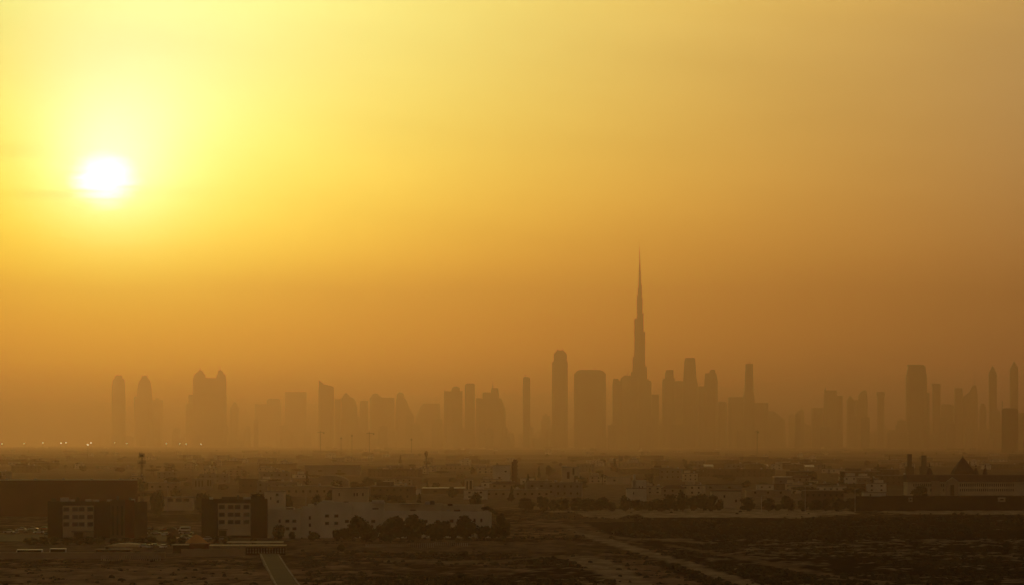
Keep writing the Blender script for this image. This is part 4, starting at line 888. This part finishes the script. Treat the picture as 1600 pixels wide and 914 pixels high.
# ------------------------------------------------------------------ suburb: copied houses, sheds and trees fading into the haze
hp = []
def house(w, d, h, m, rm, up=None, name='villa', cat='villa', pitched=False):
    t = thing(name, '', cat)
    MB().box(-w / 2, w / 2, 0, d, -.5, h).build('wall', M[m], t)
    if pitched: MB().add([(-w / 2 - .4, -.4, h), (w / 2 + .4, -.4, h), (w / 2 + .4, d + .4, h), (-w / 2 - .4, d + .4, h), (-w / 4, d / 2, h + 2.6), (w / 4, d / 2, h + 2.6)], [(3, 2, 1, 0), (0, 1, 5, 4), (2, 3, 4, 5), (1, 2, 5), (3, 0, 4)]).build('roof', M[rm], t)
    else: MB().box(-w / 2 - .2, w / 2 + .2, -.2, d + .2, h, h + .7).build('roof', M[rm], t)
    if up: MB().box(-w / 2 + up[0], -w / 2 + up[1], 1.5, d - 1.5, h + .7, h + up[2]).build('upper_floor', M[m], t)
    MB().lathe(w * .3, d * .6, [(.9, h + .7), (.9, h + 2.0), (.2, h + 2.3)], 8).build('water_tank', M['ac'], t)
    n = max(2, int(w / 5)); fl = 2 if h > 6 else 1
    for f in range(fl):
        for k in range(n):
            x = -w / 2 + (k + .5) * w / n; z = h * (f + .55) / fl
            MB().box(x - .7, x + .7, -.06, 0, z - .7, z + .7).build('window', M['pane'], t)
    return Proto(t)
hp = [(house(16, 14, 7, 'cream', 'roof', (2, 8, 3)), 'cream two storey villa'), (house(14, 12, 7.5, 'white', 'roof', (6, 12, 3)), 'white two storey villa'),
      (house(18, 14, 6.5, 'sand', 'tile', pitched=True), 'sand villa with tiled roof'), (house(22, 14, 9.5, 'grey', 'roof', name='low_building', cat='building'), 'grey three storey building'),
      (house(46, 20, 6, 'sand', 'roof', name='shed', cat='shed'), 'long shed with pale roof'), (house(60, 24, 7, 'brown', 'dark', name='shed', cat='shed'), 'long dark flat shed'),
      (house(30, 16, 8, 'brown', 'roof', (4, 14, 3), name='low_building', cat='building'), 'brown flat roofed building'), (house(26, 12, 4.5, 'white', 'roof', name='low_building', cat='building'), 'low white building')]
r6 = random.Random(17)
cols = [(215, 'beyond the maroon hall'), (420, 'beyond the two apartment blocks'), (600, 'behind the left townhouses'), (770, 'behind the right townhouses'), (1000, 'around the balcony tower'), (1290, 'behind the middle of the tree line'), (1415, 'left of the palace'), (1700, 'beyond the palace')]
deps = [(716, 'in the far haze'), (735, 'in the middle distance'), (900, 'in the nearer suburb')]
def zone(x, y): return next(n for l, n in cols if x < l), next(n for l, n in deps if y < l)
keep = [(240, 300, 750, 800), (370, 402, 745, 790), (476, 580, 722, 790), (660, 740, 745, 775), (768, 912, 722, 760), (945, 1012, 740, 795), (1100, 1160, 755, 790), (1416, 1600, 735, 800), (0, 215, 742, 810), (300, 420, 768, 800), (420, 770, 786, 800)]
for i in range(350):
    y = 699 + 83 * (r6.random() ** 1.15); x = r6.uniform(-20, 1620)
    if y > 772 and x > 1130 or any(a < x < b and c < y < d for a, b, c, d in keep): continue
    k = r6.choices(range(8), (5, 5, 4, 3, 3 if y < 740 else 1, 4 if y < 745 else 1, 3, 3))[0]; Y = gy(y); zx, zy = zone(x, y)
    hp[k][0].put((px(x, Y), Y, 0), r6.uniform(-.25, .25), (r6.uniform(.8, 1.3), 1, r6.uniform(.75, 1.15)), '%s %s, %s' % (hp[k][1], zy, zx), '%ss %s' % (hp[k][1].split(' with')[0], zx))
for i in range(290):
    y = 700 + 90 * (r6.random() ** 1.0); x = r6.uniform(-20, 1620)
    if y > 776 and x > 800 or any(a < x < b and c < y < d for a, b, c, d in keep[-6:] + [(513, 577, 770, 800), (979, 1012, 745, 800)]): continue
    Y = gy(y); zx, zy = zone(x, y)
    if r6.random() < .16: s_ = r6.uniform(.9, 1.5); PALM.put((px(x, Y), Y, 0), r6.uniform(0, 6), (s_, s_, s_), 'palm tree %s, %s' % (zy, zx), 'palm trees ' + zx)
    else:
        k = r6.randrange(6); s_ = r6.uniform(.7, 1.5)
        TR[k].put((px(x, Y), Y, 0), r6.uniform(0, 6), (s_ * r6.uniform(.9, 1.6), s_ * 1.1, s_ * r6.uniform(.7, 1.05)), '%s tree %s, %s' % (['rounded', 'broad', 'upright dusty', 'bushy', 'umbrella shaped', 'narrow pointed'][k], zy, zx), '%s trees %s' % (['rounded', 'broad', 'upright dusty', 'bushy', 'umbrella shaped', 'narrow pointed'][k], zx))
pp = thing('utility_pole', '', 'pole'); MB().tube((0, 0, 0), (0, 0, 11), .14, .1).build('pole', M['metal'], pp); MB().box(-1.1, 1.1, -.08, .08, 9.8, 10.0).build('crossarm', M['metal'], pp); PP = Proto(pp)
for i in range(34):
    y = 722 + 60 * r6.random(); x = r6.uniform(220, 1600)
    if any(a < x < b and c < y < d for a, b, c, d in keep[-2:]): continue
    Y = gy(y); zx, zy = zone(x, y); PP.put((px(x, Y), Y, 0), r6.uniform(-.5, .5), (1, 1, r6.uniform(.9, 1.4)), 'thin utility pole %s, %s' % (zy, zx), 'utility poles ' + zx)
for a, b, yt, yb, l in ((592, 599 + 45, 770, 790, 'wide dark tree over the roof of the long townhouse, left'), (615, 634, 772, 790, 'round topped dark tree behind the long townhouse'), (649, 661, 773, 789, 'small conical dark tree over the long townhouse roof'), (734, 752, 765, 795, 'spiky dark palm clump over the right townhouse roof'),
    (441, 458, 769, 790, 'round brown dark tree behind the first white townhouse'), (487, 502, 769, 792, 'round dark tree left over the tallest townhouse'), (509, 528, 762, 790, 'tall dark tree over the tallest townhouse'), (570, 605, 770, 788, 'broad flat dark tree over the grey white townhouse'), (303, 332, 766, 800, 'rounded dark tree left behind the lone apartment block'), (232, 256, 765, 800, 'big hazy tree right of the cell tower'), (396, 408, 766, 790, 'dark tree crown over the dome of the lone apartment block')):
    tree_at(3 if 'conical' not in l else 5, a, min(b, a + 40), yt, yb + 6, l)

# ------------------------------------------------------------------ low desert scrub on the open ground
r7 = random.Random(31); sc = MB(); cnt = 0
while cnt < 6500:
    y = 799 + 122 * r7.random() ** .8; x = r7.uniform(-40, 1640)
    if y < 874 and x < 470 or 398 < x < 470 and y > 866: continue
    Y = gy(y); X_ = px(x, Y)
    if abs(X_) > 470: continue
    c, n1, n2, n3 = soil(X_, Y)
    if noise.noise((X_ * .015, Y * .01, 2)) < r7.uniform(-.35, .25): continue
    if c.x > .15 and r7.random() > .04: continue
    s = r7.uniform(.25, .8) * (1.3 if n2 > .2 else 1); z = n2 * .5 + n3 * .45 + n1 * .6 if y > 842 else 0.1
    w = [(X_ + s * r7.uniform(.8, 1.8) * cos(a + r7.random()), Y + s * 1.5 * sin(a), z - .2) for a in (0, 1.57, 3.14, 4.71)]
    m_ = [(X_ + (p[0] - X_) * .75, Y + (p[1] - Y) * .75, z + s * r7.uniform(.4, .8)) for p in w]
    sc.add(w + m_ + [(X_, Y, z + s)], [(0, 1, 5, 4), (1, 2, 6, 5), (2, 3, 7, 6), (3, 0, 4, 7), (4, 5, 8), (5, 6, 8), (6, 7, 8), (7, 4, 8)]); cnt += 1
tag(sc.build('desert_scrub', M['leaf2']), 'low dark scrub tufts scattered over the open sand', 'scrub', kind='stuff')

ORD = 'leftmost|second from left|third from left|fourth from left|fifth from left|sixth from left|seventh from left|eighth from left|ninth from left|tenth from left|eleventh from left|twelfth from left|thirteenth from left|fourteenth from left'.split('|')
same = {}
for o in S.objects:
    if o.parent is None and 'label' in o and o.get('group') and o.name.split('.')[0] != 'picket': same.setdefault(o['label'], []).append(o)
for l, os_ in same.items():                                # tell look-alikes apart by their order
    if 1 < len(os_) <= 14:
        os_.sort(key=lambda o: o.location.x / max(o.location.y, 1))
        for k, o in enumerate(os_):
            w = ORD[k] if len(os_) > 2 else ('left one', 'right one')[k]
            if len((l + w).split()) < 16: o['label'] = l + ', ' + w
for p in protos:                                           # drop any prototype never placed
    if not p.used:
        for c in list(p.root.children): bpy.data.objects.remove(c)
        bpy.data.objects.remove(p.root)
